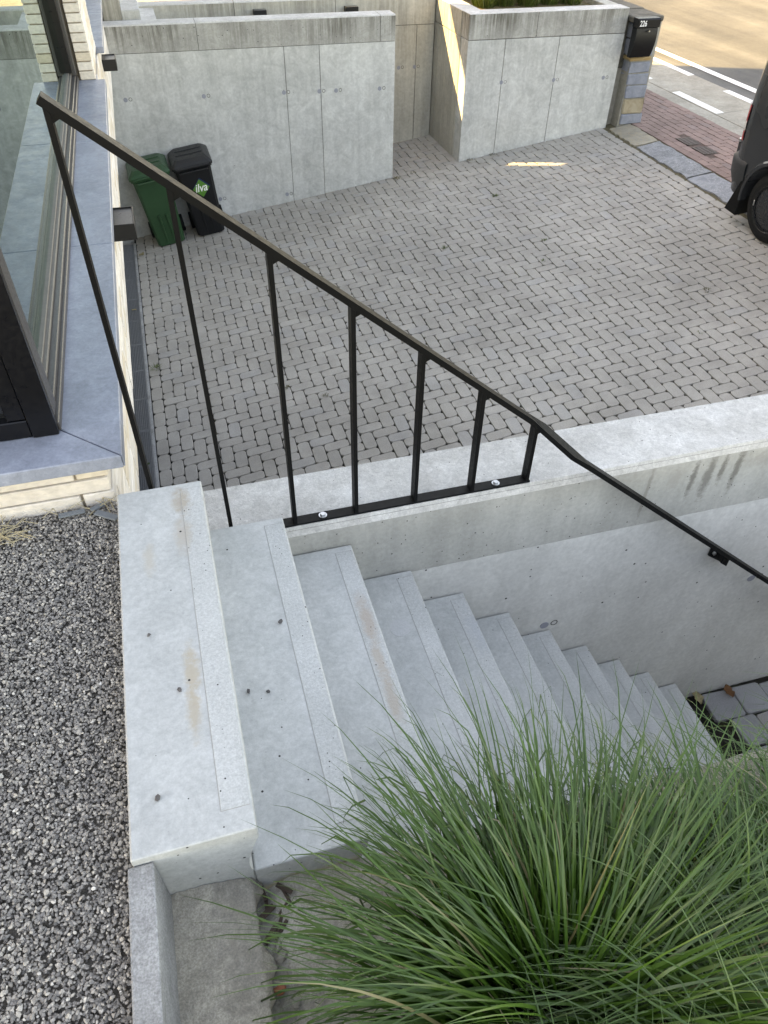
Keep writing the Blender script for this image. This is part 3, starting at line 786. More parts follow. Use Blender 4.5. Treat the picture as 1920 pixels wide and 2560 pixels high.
# front window: dark frame and glass round the corner
fw_ = empty('window', (-1, .16, ZS1)); fw_.parent = hs; fw_.location = Vector((-1, .16, ZS1))-org(hs); ORG[fw_.name] = Vector((-1, .16, ZS1))
MB().box(-.445, -.3735, .145, .1645, ZS1+.001, 2.75, .002).build('corner_post', 'framedark', fw_)
MB().box(-2.6, -.446, .150, .20, ZS1+.001, ZS1+.06, .003).build('bottom_rail', 'framedark', fw_)
MB().box(-.50, -.447, .155, .22, ZS1+.061, 2.75, .003).build('stile', 'framedark', fw_)
MB().box(-2.6, -.501, .18, .186, ZS1+.061, 2.7).build('glass', 'vglass', fw_)
# unseen blocks added behind the house to cast the shade on the street
MB().box(-2.2, XB, 13.6, 16.6, -2.7, 9.0).build('rear_shade_block', 'render', hs)
MB().box(-2.2, XB, 11.86, 13.595, 4.45, 6.1).build('link_shade_block', 'render', hs)

# ================================================================== garden beside the stairs
def vnoise(x, y, s, seed=0):
    return math.sin(x*s*1.7+seed)*math.cos(y*s*1.3+seed*2.1)+.5*math.sin(x*s*4.1+y*s*3.3+seed)+.25*math.sin(x*s*9.7-y*s*8.9+seed*3)
grid_sheet('garden_bed', -.20, 4.4, -4.5, -1.102, 150, 110, lambda x, y: -.285+.008*vnoise(x, y, 9, 1)+.004*vnoise(x, y, 37, 4)-.05*max(0, min(1, (x-.1)/.5))-(.03*math.exp(-((x+.02+.012*vnoise(y, 1, 14, 2))/.018)**2)), 'mortar')
MB().box(.26, 4.4, -1.4, -1.105, -2.6, -.37).build('garden_bed_side', 'stairwall')['kind'] = 'structure'
# footing strip along the edging
mb = MB(); nx, ny = 26, 110
X = np.linspace(-.206, -.03, nx); Yv = np.linspace(-3.2, -1.098, ny)
V = [(x + (0 if i < nx-1 else .012*vnoise(y, 0, 21, 3)), y, -.205-.03*max(0, (x+.12)/.09)**1.5*(1 if x > -.12 else 0)+.0022*vnoise(x, y, 60, 2)+.003*vnoise(x, y, 23, 5)-(.05 if i == nx-1 else 0)) for y in Yv for i, x in enumerate(X)]
idx = (np.arange(nx-1)[None, :]+np.arange(ny-1)[:, None]*nx).ravel()
ft = np_mesh('footing', np.array(V), np.stack([idx, idx+1, idx+nx+1, idx+nx], 1), 'footing', smooth=True); ft['kind'] = 'structure'
# edging kerb between gravel and bed
ek = empty('edging_kerb', (-.23, -2, -.3), 'grey concrete edging kerb between the gravel and the planted bed', 'kerb')
yy = -1.099
for k in range(3):
    MB().box(-.255, -.2045, yy-.995, yy, -.34, -.022, .004, 2).build('edging_stone', 'edging', ek); yy -= 1.0
# gravel
gb = grid_sheet('gravel_base', -3.2, -.247, -4.5, .05, 8, 8, lambda x, y: -.084, 'gravelbed')
rng = np.random.default_rng(11)
t = (1+5**.5)/2
ICO = np.array([(-1, t, 0), (1, t, 0), (-1, -t, 0), (1, -t, 0), (0, -1, t), (0, 1, t), (0, -1, -t), (0, 1, -t), (t, 0, -1), (t, 0, 1), (-t, 0, -1), (-t, 0, 1)])/math.hypot(1, t)
ICF = np.array([(0, 11, 5), (0, 5, 1), (0, 1, 7), (0, 7, 10), (0, 10, 11), (1, 5, 9), (5, 11, 4), (11, 10, 2), (10, 7, 6), (7, 1, 8), (3, 9, 4), (3, 4, 2), (3, 2, 6), (3, 6, 8), (3, 8, 9), (4, 9, 5), (2, 4, 11), (6, 2, 10), (8, 6, 7), (9, 8, 1)])
def stones(n, x0, x1, y0, y1, z0, z1, s0, s1, clipx=None):
    P = np.stack([rng.uniform(x0, x1, n), rng.uniform(y0, y1, n), rng.uniform(z0, z1, n)], 1)
    S = (s0+(s1-s0)*rng.beta(1.6, 2.6, n))[:, None]*np.stack([rng.uniform(.8, 1.35, n), rng.uniform(.6, 1.0, n), rng.uniform(.42, .8, n)], 1)
    base = ICO[None]*(1+rng.uniform(-.42, .22, (n, 12, 1)))
    a, b, c = rng.uniform(0, 6.28, n), rng.normal(0, .45, n), rng.normal(0, .45, n)
    V = base*S[:, None]
    def rot(V, ang, i, j):
        ca, sa = np.cos(ang)[:, None], np.sin(ang)[:, None]; A_, B_ = V[..., i].copy(), V[..., j].copy(); V[..., i] = A_*ca-B_*sa; V[..., j] = A_*sa+B_*ca
    rot(V, b, 1, 2); rot(V, c, 0, 2); rot(V, a, 0, 1)
    if clipx is not None: P[:, 0] = np.minimum(P[:, 0], clipx-S[:, 0]*.75)
    V = V+P[:, None]
    F = (ICF[None]+(np.arange(n)*12)[:, None, None]).reshape(-1, 3)
    return V.reshape(-1, 3), F, np.repeat(np.clip(rng.beta(1.5, 2.1, n), 0, 1), 12)
V1, F1, S1 = stones(33000, -1.0, -.246, -1.65, .038, -.079, -.066, .0030, .0060, -.2475)
V2, F2, S2 = stones(25000, -1.0, -.246, -1.65, .036, -.068, -.061, .0028, .0068, -.2475)
gv = np_mesh('gravel', np.concatenate([V1, V2]), np.concatenate([F1, F2+len(V1)]), 'gravel', None, {'shade': np.concatenate([S1, S2])})
props(gv, 'loose grey gravel chippings beside the top step', 'gravel', kind='stuff')

# grass
def clump(name, label, c, n, rad, l0, l1, seed, lean=(0, 0), w=(.0014, .0048), droop=(.5, 1.9), mat='grass', cat='grass', group=None, kind=None, tilt0=(.02, .55), segs=9):
    g = np.random.default_rng(seed)
    th = g.uniform(0, 2*np.pi, n); r = rad*np.sqrt(g.uniform(0, 1, n))
    P = np.stack([c[0]+r*np.cos(th), c[1]+r*np.sin(th), np.full(n, c[2])], 1)
    ph = th+g.normal(0, .55, n); rr_ = r/rad
    a0 = tilt0[0]+(tilt0[1]-tilt0[0])*rr_*g.uniform(.5, 1.15, n)+np.abs(g.normal(0, .06, n))
    be = g.uniform(droop[0], droop[1], n)*(0.55+.6*g.uniform(0, 1, n))
    L = l0+(l1-l0)*g.beta(2.2, 2.0, n)
    w0 = w[0]+(w[1]-w[0])*g.beta(1.7, 2.2, n); tw = g.normal(0, .5, n); bendside = g.normal(0, .25, n)
    s = np.linspace(0, 1, segs+1); pts = [P]; ds = L/segs
    kink = (g.uniform(0, 1, n) < .28)*g.uniform(.5, 1.6, n); kpos = g.uniform(.5, .85, n)
    cur = P.copy(); rows = []
    for k in range(segs):
        sm = (k+.5)/segs; al = a0+be*sm**2.1+kink*(sm > kpos); pp = ph+bendside*sm**2
        d = np.stack([np.sin(al)*np.cos(pp), np.sin(al)*np.sin(pp), np.cos(al)], 1)
        d[:, 0] += lean[0]*sm; d[:, 1] += lean[1]*sm; d /= np.linalg.norm(d, axis=1)[:, None]
        cur = cur+d*ds[:, None]; pts.append(cur.copy())
    Q = np.stack(pts, 1)
    pt_ = ph+tw
    side = np.stack([-np.sin(pt_), np.cos(pt_), np.zeros(n)], 1)
    wid = (w0[:, None]*np.clip(1.02-s[None]**2.6, .04, 1)*np.clip(.6+s[None]*3, 0, 1))
    A_ = Q-side[:, None]*wid[..., None]; B_ = Q+side[:, None]*wid[..., None]
    V = np.stack([A_, B_], 2).reshape(-1, 3)
    k = np.arange(segs)*2; bi = (np.arange(n)*(segs+1)*2)[:, None]
    F = np.stack([bi+k, bi+k+1, bi+k+3, bi+k+2], -1).reshape(-1, 4)
    sh = np.repeat(g.uniform(0, 1, n), (segs+1)*2); al_ = np.tile(np.repeat(s, 2), n)
    o = np_mesh(name, V, F, mat, None, {'shade': sh, 'along': al_}, smooth=True)
    return props(o, label, cat, group, kind)
GZ = -.30
GG = 'ornamental grass clumps beside the stairs'
CL = [((.50, -1.53), 2300, .16, .38, .80, (1.0, 3.4), (.02, .70), (-.05, .05), 'big fountain of green grass nearest the camera, arching over the stairs'),
      ((.86, -1.56), 1900, .16, .32, .62, (1.1, 3.6), (.05, .85), (-.25, .08), 'green grass clump right of the nearest one, its blades over the middle steps'),
      ((1.20, -1.58), 1600, .16, .30, .58, (1.2, 3.6), (.08, .95), (-.40, .12), 'grey-green grass clump hanging over the lowest steps'),
      ((.84, -1.84), 1500, .15, .34, .66, (.9, 3.2), (.02, .70), (-.1, .05), 'dark green grass clump in the lower right corner'),
      ((1.62, -1.58), 1600, .17, .36, .68, (1.2, 3.6), (.08, .95), (-.50, .10), 'pale grass clump at the right edge above the path cobbles'),
      ((1.22, -1.94), 1300, .15, .34, .62, (.9, 3.2), (.05, .80), (-.25, .05), 'grass clump cut off by the right edge, behind the corner clump'),
      ((.42, -1.96), 1100, .14, .32, .60, (.8, 3.0), (.02, .60), (0, .05), 'low grass clump cut off by the bottom edge')]
for i, (p, n, rad, a, b, dp, t0, ln_, lab) in enumerate(CL):
    clump('ornamental_grass', lab, (p[0], p[1], GZ-.04), n, rad, a, b, 100+i, group=GG, lean=ln_, droop=dp, tilt0=t0)

# ================================================================== railing
rl = empty('stair_railing', (.5, .035, -.289), 'black flat-bar steel railing sloping down beside the stairs', 'railing')
YR = .035; PX = [-.150+.2135*i for i in range(7)]
sl = -.830; ZT = 1.048
def zr(x): return ZT+sl*(x-(-.16))
t_ = .012
rail_pts = [(-.160, YR, zr(-.160)-.006), (1.135, YR, zr(1.135)-.006)]
kx = 1.30
rail = MB().bar([(-.160, YR, zr(-.16)-.008), (1.10, YR, zr(1.10)-.008), (1.16, YR-.008, zr(1.16)-.008), (1.25, -.052, zr(1.25)-.008), (1.31, -.062, zr(1.31)-.008), (3.3, -.062, zr(3.3)-.008)], .04, .018)
rail.build('handrail', 'steel', rl)
for i, x in enumerate(PX):
    zt = zr(x+.004)-.016; zb = -.281 if i > 1 else (-.32 if i == 0 else -.45)
    zb = -.2815
    mb = MB(); mb.prism([(x-.0065, zb), (x+.0065, zb), (x+.0065, zt+sl*.0065), (x-.0065, zt-sl*.0065)], 1, YR-.02, YR+.02, .0012); mb.build('post', 'steel', rl)
    # weld fillet under the handrail
    MB().prism([(x+.006, zt-.026), (x+.006, zt+.002), (x+.022, zt-.018)], 1, YR-.018, YR+.018).build('weld_gusset', 'steel', rl)
MB().box(-.16, PX[-1]+.012, YR-.02, YR+.02, -.2885, -.2805, .001).build('base_bar', 'steel', rl)
for bx in (.375, 1.015):
    mb = MB(); mb.lathe([(.0005, -.2805), (.0145, -.2805), (.0145, -.2780), (.0005, -.2780)], 2, (bx, YR, 0), 24); w_ = mb.build('washer', 'zinc', rl)
    MB().lathe([(.0005, -.2782), (.0098, -.2782), (.0098, -.272), (.0085, -.2708), (.0005, -.2708)], 2, (bx, YR, 0), 6).build('bolt', 'zinc', rl)
bxx = 2.16
br = MB(); zz = zr(bxx)
br.prism([(bxx-.045, zz-.005), (bxx+.05, zz-.075), (bxx+.05, zz-.125), (bxx-.045, zz-.055)], 1, -.012, -.0005, .002); b_ = br.build('wall_bracket', 'steel', rl)
br = MB(); br.prism([(bxx-.012, zz-.02), (bxx+.03, zz-.052), (bxx+.03, zz-.095), (bxx-.012, zz-.062)], 1, -.06, -.0125, .002); br.build('bracket_arm', 'steel', rl)
for (dx, dz_) in ((-.028, -.035), (.038, -.083)):
    MB().lathe([(.0005, -.024), (.0085, -.024), (.0085, -.0125), (.0005, -.0125)], 1, (bxx+dx, 0, zz+dz_), 6).build('bolt', 'zinc', rl)

# ================================================================== wall lamps
def wall_lamp(label, x0, x1, y0, y1, zt, h):
    l = empty('wall_lamp', (x0, (y0+y1)/2, zt-h), label, 'lamp', 'box-shaped wall lamps'); th_ = .007
    MB().box(x0, x1, y0, y0+th_, zt-h, zt, .001).build('side_plate', 'lamp', l); MB().box(x0, x1, y1-th_, y1, zt-h, zt, .001).build('side_plate', 'lamp', l)
    MB().box(x1-th_, x1, y0+th_+.0003, y1-th_-.0003, zt-h, zt, .001).build('front_plate', 'lamp', l); MB().box(x0, x0+.03, y0+th_+.0003, y1-th_-.0003, zt-h, zt-.004).build('back_box', 'lamp', l)
    MB().box(x0+.0303, x1-th_-.0003, y0+th_+.0003, y1-th_-.0003, zt-h+.004, zt-.008).build('lens', 'lamptop', l); return l
wall_lamp('box-shaped black wall lamp below the sill, nearer the railing', XB+.0005, -.130, 2.235, 2.48, -.088, .085)
wall_lamp('smaller looking black wall lamp far along the brick wall', XB+.0005, -.145, 5.72, 5.93, -.06, .085)
def wall_lamp_y(label, x0, x1):
    l = empty('wall_lamp', ((x0+x1)/2, 9.2, -.39), label, 'lamp', 'box-shaped wall lamps')
    MB().box(x0, x1, 9.17, 9.2695, -.375, -.315, .003).build('housing', 'lamp', l); MB().box(x0+.008, x1-.008, 9.178, 9.262, -.316, -.3135).build('lens', 'lamptop', l)
wall_lamp_y('left one of two small black lamps on the far back wall', 1.53, 1.69); wall_lamp_y('right one of two small black lamps on the far back wall', 2.71, 2.88)

# ================================================================== wheelie bins (built upright at the origin, front facing -y)
def wheelie(label, x, y, ang, body, lid, sticker=False, H=.86):
    b = empty('wheelie_bin', (x, y, DZ(x)), label, 'bin', rot=(0, TILT, ang), local=True)
    def bx(n, m, *a, bev=.01, seg=2, par=b): return MB().box(*a, bev=bev, seg=seg).build(n, m, par, local=True)
    # tapered hollow body
    mb = MB(); bm = mb.bm; rings = []
    def ring(hw, y0, y1, z, ch=.03): return [bm.verts.new(p) for p in ((-hw+ch, y0, z), (hw-ch, y0, z), (hw, y0+ch, z), (hw, y1-ch, z), (hw-ch, y1, z), (-hw+ch, y1, z), (-hw, y1-ch, z), (-hw, y0+ch, z))]
    prof_ = [(.155, -.0, .33, .012), (.170, -.005, .345, .025), (.198, -.045, .405, .60), (.212, -.072, .44, H-.03), (.226, -.085, .462, H-.028), (.230, -.09, .470, H)]
    rings = [ring(*p) for p in prof_]
    for q in range(len(rings)-1):
        for k in range(8): bm.faces.new((rings[q][k], rings[q][(k+1) % 8], rings[q+1][(k+1) % 8], rings[q+1][k]))
    bm.faces.new(rings[0][::-1]); bm.faces.new(rings[-1])
    mb.build('body', body, b, local=True)
    # moulded ribs low on the front
    for sx in (-1, 1):
        mb = MB(); mb.prism([(-.008, .03), (-.055, .40), (-.03, .40), (.004, .03)], 0, sx*.045-.012, sx*.045+.012, .004); mb.build('front_rib', body, b, local=True)
    # lid: shell with raised centre, overhanging rim and rear hinge
    L_ = empty('lid', (0, 0, 0), local=True); L_.parent = b
    mb = MB(); bm = mb.bm
    prof_ = [(.240, -.115, .47, H+.002), (.243, -.118, .475, H+.028), (.232, -.105, .47, H+.045), (.215, -.09, .45, H+.06), (.18, -.03, .42, H+.088), (.165, .02, .38, H+.092)]
    rings = [ring(*p) for p in prof_]
    for q in range(len(rings)-1):
        for k in range(8): bm.faces.new((rings[q][k], rings[q][(k+1) % 8], rings[q+1][(k+1) % 8], rings[q+1][k]))
    bm.faces.new(rings[0][::-1]); bm.faces.new(rings[-1]); mb.build('lid_shell', lid, L_, local=True)
    MB().box(-.20, .20, -.135, -.10, H+.004, H+.024, .006).build('front_lip', lid, L_, local=True)
    MB().box(-.16, .16, .10, .125, H+.09, H+.1, .004).build('lid_rib', lid, L_, local=True)
    MB().box(-.16, .16, .25, .275, H+.09, H+.1, .004).build('lid_rib', lid, L_, local=True)
    bx('lift_bar', body, -.17, .17, -.112, -.085, H-.055, H-.03)
    for sx in (-1, 1):
        bx('handle_bracket', lid, sx*.15-.03, sx*.15+.03, .44, .53, H-.03, H+.035)
    mb = MB(); mb.lathe([(.014, -.21), (.014, .21)], 0, (0, .525, H+.02), 12); mb.build('handle', lid, b, local=True)
    for sx in (-1, 1):
        mb = MB(); mb.lathe([(.03, -.022), (.092, -.022), (.1, -.015), (.1, .015), (.092, .022), (.03, .022)], 0, (sx*.195, .36, .1), 28); w_ = mb.build('wheel', 'tyre', b, local=True)
    mb = MB(); mb.lathe([(.012, -.18), (.012, .18)], 0, (0, .36, .1), 10); mb.build('axle', 'rim', b, local=True)
    if sticker:
        S_ = empty('sticker', (.03, -.052, .60), local=True); S_.parent = b; ORG[S_.name] = Vector((0, 0, 0)); S_.rotation_euler = (math.atan(.07), 0, 0)
        def diamond(r, yo, m, n, dx=0, dz=0):
            mb = MB(); mb.prism([(-r+dx, dz), (dx, -r*1.05+dz), (r+dx, dz), (dx, r*1.05+dz)], 1, yo, yo+.001); return mb.build(n, m, S_, local=True)
        diamond(.108, -.0035, 'stickblue', 'blue_border', .008, .012); diamond(.102, -.0050, 'stickgreen', 'green_diamond')
        me = text_mesh('ilva', .115, .28, .0006); me.materials.append(M['white']); tx = bpy.data.objects.new('lettering', me); col.objects.link(tx); tx.parent = S_; tx.location = (-.004, -.0062, .004); tx.rotation_euler = (math.pi/2, 0, 0)
        tx.scale = (1.0, 1.15, 1)
    return b
wheelie('dark green wheelie bin beside the house wall', .03, 7.60, R(2), 'bingreen', 'bingreen')
wheelie('black wheelie bin with a green and white diamond sticker', .535, 7.615, R(1), 'binblack', 'binlid', True)

# ================================================================== mailbox
mbx = empty('mailbox', (6.335, 7.96, -.77), 'black mailbox with white number 226 on the stone pillar', 'mailbox')
mx0, mx1, mz0, mz1, my = 6.18, 6.49, -.772, -.335, 7.962
pr_ = [(my, mz0+.01), (my, mz1-.105)] 
front = []
for k in range(13):
    t = k/12; front.append((my-.105-.022*math.sin(math.pi*t)*1.0+.045*(1-t)**2, mz0+(mz1-.105-mz0)*t))
MB().prism([(my, mz0)]+front+[(my, mz1-.105)], 0, mx0+.004, mx1-.004, .003).build('body', 'black', mbx)
MB().prism([(my, mz1-.103), (my-.128, mz1-.100), (my-.130, mz1-.014), (my-.115, mz1), (my, mz1)], 0, mx0-.004, mx1+.004, .003).build('lid', 'black', mbx)
MB().lathe([(.0005, my-.150), (.010, my-.150), (.010, my-.125), (.0005, my-.125)], 1, (mx0+.165, 0, mz1-.135), 16).build('lock', 'zinc', mbx)
me = text_mesh('226', .078, 0, .0008); me.materials.append(M['white'])
tx = bpy.data.objects.new('house_number', me); col.objects.link(tx); tx.parent = mbx; tx.location = Vector((mx0+.068, my-.1315, mz1-.055))-org(mbx); tx.rotation_euler = (math.pi/2, 0, 0); tx.scale = (.86, 1.12, 1)

# ================================================================== planting in the street-side planter
PG = 'grass clumps in the street-side planter'
pos_lab = ['leftmost', 'second from left', 'middle', 'second from right', 'rightmost']
for k in range(5):
    clump('planter_grass', 'sunlit grass clump in the far concrete planter, '+pos_lab[k]+' of the front row', (4.46+k*.31, 8.82+.05*(k % 2), -.32), 300, .13, .24, .50, 200+k, mat='plantgrass', group=PG, droop=(.4, 1.6), w=(.003, .005))
for k in range(4):
    clump('planter_grass', 'grass clump in the back row of the far planter, '+['leftmost', 'second from left', 'third from left', 'rightmost'][k], (4.55+k*.38, 9.35+.06*(k % 2), -.32), 300, .15, .30, .60, 210+k, mat='plantgrass', group=PG, droop=(.4, 1.6), w=(.003, .005))

# ================================================================== van parked along the street, rear towards the mailbox
van = empty('parked_van', (5.86, 4.29, DZ(5.86)), 'dark grey delivery van parked at the right edge, rear towards the mailbox', 'van', rot=(0, TILT*.62, 0), local=True)
# local frame: origin at the contact of the visible rear wheel; +y to the rear, -y to the nose, +x across
def arch(cy, r, n=16, z=.334): return [(cy+r*math.cos(a), z+r*math.sin(a)) for a in [math.pi*k/n for k in range(n+1)]]
AR = arch(0, .405); AF_ = arch(-3.0, .405)
side = [(.70, .40), (.75, .55), (.775, .80), (.765, 1.10), (.71, 1.55), (.65, 1.86), (.58, 1.95), (.4, 1.985), (-1.5, 1.985), (-2.3, 1.95), (-2.75, 1.80), (-3.25, 1.28), (-3.75, 1.08), (-3.88, .90), (-3.90, .55), (-3.86, .32)]
outline = [(.82, .32)]+side+[(p[0], p[1]) for p in AF_[::-1] if True]+[(p[0], p[1]) for p in AR[::-1]]
# order: rear bottom -> up -> roof -> nose -> bottom back along arches
outline = [(.66, .32)]+side+[(-3.42, .30)]+[p for p in AF_[::-1] if p[1] > .30]+[(-2.58, .30), (-.42, .30)]+[p for p in AR[::-1] if p[1] > .30]+[(.42, .30)]
mb = MB(); bm = mb.bm
WD = 1.88
nl = 14
def hx(z):                                   # tumblehome of the side
    if z < .95: return .012*((.95-z)/.65)**2+.0
    return .16*((z-.95)/1.03)**1.7
def corner(y):                               # plan rounding of rear and nose
    if y > .52: return .15*((y-.52)/.255)**2.2
    if y < -3.3: return .28*((-3.3-y)/.6)**2
    return 0
bm_s = bmesh.new()
f = bm_s.faces.new([bm_s.verts.new((0, p[0], p[1])) for p in outline])
for zc in (.5, .65, .8, .95, 1.1, 1.25, 1.4, 1.55, 1.7, 1.85, 1.93):
    bmesh.ops.bisect_plane(bm_s, geom=bm_s.verts[:]+bm_s.edges[:]+bm_s.faces[:], plane_co=(0, 0, zc), plane_no=(0, 0, 1))
for yc in (.52, .58, .64, .68, .72, .75, .3, .0, -.7, -1.5, -2.3, -3.0, -3.3, -3.45, -3.6, -3.75):
    bmesh.ops.bisect_plane(bm_s, geom=bm_s.verts[:]+bm_s.edges[:]+bm_s.faces[:], plane_co=(0, yc, 0), plane_no=(0, 1, 0))
ext = bmesh.ops.extrude_face_region(bm_s, geom=bm_s.faces[:])
for e in ext['geom']:
    if isinstance(e, bmesh.types.BMVert): e.co.x = WD
for v in bm_s.verts:
    d = hx(v.co.z)+corner(v.co.y)
    v.co.x = d if v.co.x < .5 else WD-d
bmesh.ops.recalc_face_normals(bm_s, faces=bm_s.faces)
me = bpy.data.meshes.new('body'); bm_s.to_mesh(me); bm_s.free(); me.materials.append(M['van'])
for p_ in me.polygons: p_.use_smooth = True
vb = bpy.data.objects.new('body', me); col.objects.link(vb); vb.parent = van; ORG[vb.name] = Vector((0, 0, 0))
md = vb.modifiers.new('edge', 'EDGE_SPLIT'); md.split_angle = R(40)
def vp(n, m, mb, par=van): return mb.build(n, m, par, local=True)
# arch lips, bumper, tail lights, windows, trims
for cy in (0, -3.0):
    mb = MB(); bm = mb.bm; ra, rb = .405, .455; n = 20; rings = []
    for k in range(n+1):
        a = -.12+(math.pi+.24)*k/n; c_, s_ = math.cos(a), math.sin(a)
        rings.append([bm.verts.new((x_, cy+r_*c_, .334+r_*s_)) for x_, r_ in ((.06, ra), (-.012, ra), (-.014, ra+.03), (.004, rb))])
    for q in range(n):
        for k in range(3): bm.faces.new((rings[q][k], rings[q][k+1], rings[q+1][k+1], rings[q+1][k]))
    vp('wheel_arch', 'van', mb)
    for side_x, off in ((.015, 1), (WD-.225, -1)):
        mb = MB(); cx = side_x; T = .205
        mb.lathe([(.20, cx), (.262, cx-.004), (.318, cx+.012), (.334, cx+.04), (.334, cx+T-.04), (.318, cx+T-.012), (.262, cx+T), (.2, cx+T)], 0, (0, cy, .334), 48, cap=False); wh = vp('tyre', 'tyre', mb)
        face = cx if off == 1 else cx+T
        g_ = off
        mb = MB(); mb.lathe([(.001, face+g_*.030), (.052, face+g_*.028), (.060, face+g_*.045), (.10, face+g_*.050), (.125, face+g_*.032), (.155, face+g_*.030), (.185, face+g_*.060), (.20, face+g_*.050), (.208, face+g_*.008), (.222, face-g_*.004), (.226, face+g_*.012)], 0, (0, cy, .334), 40); vp('rim', 'rim', mb, wh)
        for q in range(5):
            a = 2*math.pi*q/5; mb = MB(); xx = sorted((face+g_*.046, face+g_*.030)); mb.lathe([(.0005, xx[0]), (.010, xx[0]), (.010, xx[1]), (.0005, xx[1])], 0, (0, cy+.082*math.cos(a), .334+.082*math.sin(a)), 8); vp('wheel_nut', 'rim', mb, wh)
        if cy == 0 and off == 1: vp('balance_weight', 'zinc', MB().box(face-.008, face+.004, .205, .219, .30, .355, .003), wh)
mb = MB(); bm = mb.bm
bp = [(.02, .40), (.0, .50), (-.01, .62), (-.008, .66), (.03, .70)]
rings = []
for (yy_, inset) in ((.44, .0), (.50, -.006), (.58, .006), (.66, .030), (.73, .075), (.775, .15), (.80, .26), (.815, .5), (.815, WD-.5), (.80, WD-.26), (.775, WD-.15), (.73, WD-.075), (.66, WD-.03), (.58, WD-.006), (.44, WD)):
    near_ = inset < WD/2
    ring_ = []
    for (dx, z_) in bp:
        k_ = (1 if near_ else -1)
        yb = yy_+(.03 if .45 < z_ < .67 else 0)*(1 if yy_ > .55 else .2)
        ring_.append(bm.verts.new((inset+k_*dx*(1 if .05 < yy_ < 2 else 1), yb, z_-.03 if yy_ < .5 else z_-.03)))
    rings.append(ring_)
for q in range(len(rings)-1):
    for k in range(len(bp)-1): bm.faces.new((rings[q][k], rings[q][k+1], rings[q+1][k+1], rings[q+1][k]))
vp('rear_bumper', 'vanplastic', mb).data.shade_smooth()
def tl(y0, y1, z0, z1, m, n):
    mb = MB(); bm = mb.bm; rows = []
    for k in range(5):
        y_ = y0+(y1-y0)*k/4
        rows.append([bm.verts.new((hx(z_)+corner(y_)-.008, y_+.004, z_)) for z_ in (z0, (z0+z1)/2, z1)])
    for k in range(4):
        for j in range(2): bm.faces.new((rows[k][j], rows[k][j+1], rows[k+1][j+1], rows[k+1][j]))
    vp(n, m, mb)
tl(.62, .752, .985, 1.13, 'red', 'tail_light'); tl(.62, .758, .90, .983, 'clear', 'reversing_light'); tl(.62, .762, .80, .898, 'red', 'tail_light')
vp('latch', 'vanplastic', MB().box(.115, .14, .735, .795, .62, .74, .006)); vp('latch', 'zinc', MB().box(.10, .125, .75, .785, .74, .775, .004))
mb = MB(); mb.prism([(.40, .52), (.47, .47), (.62, .125), (.43, .115)], 0, .0, .20, .004); vp('mudflap', 'rubber', mb)
vp('side_moulding', 'vanplastic', MB().box(-.012, .02, -2.5, -.5, .60, .70, .006))
def winpanel(pts, n='side_window'):
    mb = MB(); bm = mb.bm; bm.faces.new([bm.verts.new((hx(z_)+corner(y_)-.006, y_, z_)) for y_, z_ in pts]); vp(n, 'vglass', mb)
winpanel([(-2.0, 1.22), (-3.05, 1.22), (-2.62, 1.74), (-2.0, 1.78)])
vp('door_handle', 'black', MB().box(-.025, .004, -2.15, -1.95, 1.08, 1.11, .005))
vp('sliding_rail', 'black', MB().box(.014, .030, -1.6, .55, 1.12, 1.14, .003))
winp = MB(); bm = winp.bm; bm.faces.new([bm.verts.new(p) for p in ((.25, .765, 1.22), (WD-.25, .765, 1.22), (WD-.30, .695, 1.72), (.30, .695, 1.72))]); vp('rear_window', 'vglass', winp)
winp = MB(); bm = winp.bm; bm.faces.new([bm.verts.new(p) for p in ((.15, -3.27, 1.30), (WD-.15, -3.27, 1.30), (WD-.25, -2.80, 1.79), (.25, -2.80, 1.79))]); vp('windscreen', 'vglass', winp)
for x_ in (.22, WD-.42): vp('headlight', 'clear', MB().box(x_, x_+.2, -3.915, -3.87, .70, .86, .01))

# ================================================================== small things
def weed(label, x, y, n, r, l, mat, seed):
    clump('weed', label, (x, y, DZ(x)-.004), n, r, l*.5, l, seed, mat=mat, cat='weed', group='weeds in the driveway joints', w=(.0022, .005), droop=(.3, 1.4), tilt0=(.2, 1.1), segs=4)
WEEDS = [('green tuft of weed in the paving right of the driveway wall end', 3.987, 6.771, 40, .03, .06, 'weed'),
    ('small weed beside the sunlit patch on the paving', 4.02, 5.41, 22, .02, .04, 'weed'),
    ('green weed tuft in the open middle of the driveway', 2.991, 5.80, 30, .022, .05, 'weed'),
    ('tiny weed right of the middle weed tuft', 3.82, 4.986, 18, .018, .035, 'weed'),
    ('tiny mossy weed further towards the van', 4.236, 4.541, 16, .018, .03, 'weedry'),
    ('weed tuft in the paving nearest the van wheel', 4.921, 3.694, 26, .03, .05, 'weedry'),
    ('bright leafy weed at the edge of the channel drain', -.349, 4.827, 34, .03, .075, 'weed'),
    ('brown moss tuft on the paving behind the tallest full post', .82, 3.941, 26, .022, .035, 'weedry'),
    ('brown moss tuft nearer the low wall', 1.119, 3.667, 22, .02, .03, 'weedry'),
    ('small mossy tuft under the upper handrail', 1.538, 5.412, 18, .018, .03, 'weedry'),
    ('mossy tuft in the paving at the foot of the driveway wall end', 3.10, 7.98, 40, .05, .05, 'weedry'),
    ('dry moss tuft right of the wall end', 3.33, 8.05, 26, .04, .035, 'weedry'),
    ('moss tuft at the foot of the planter corner', 4.15, 8.02, 30, .04, .05, 'weedry'),
    ('moss tuft under the first panel joint of the planter', 4.47, 8.025, 30, .05, .05, 'weedry'),
    ('faint weed by the low wall at the right', 4.473, 3.105, 16, .02, .03, 'weed')]
for k, q in enumerate(WEEDS): weed(q[0], q[1], q[2], q[3], q[4], q[5], q[6], 300+k)
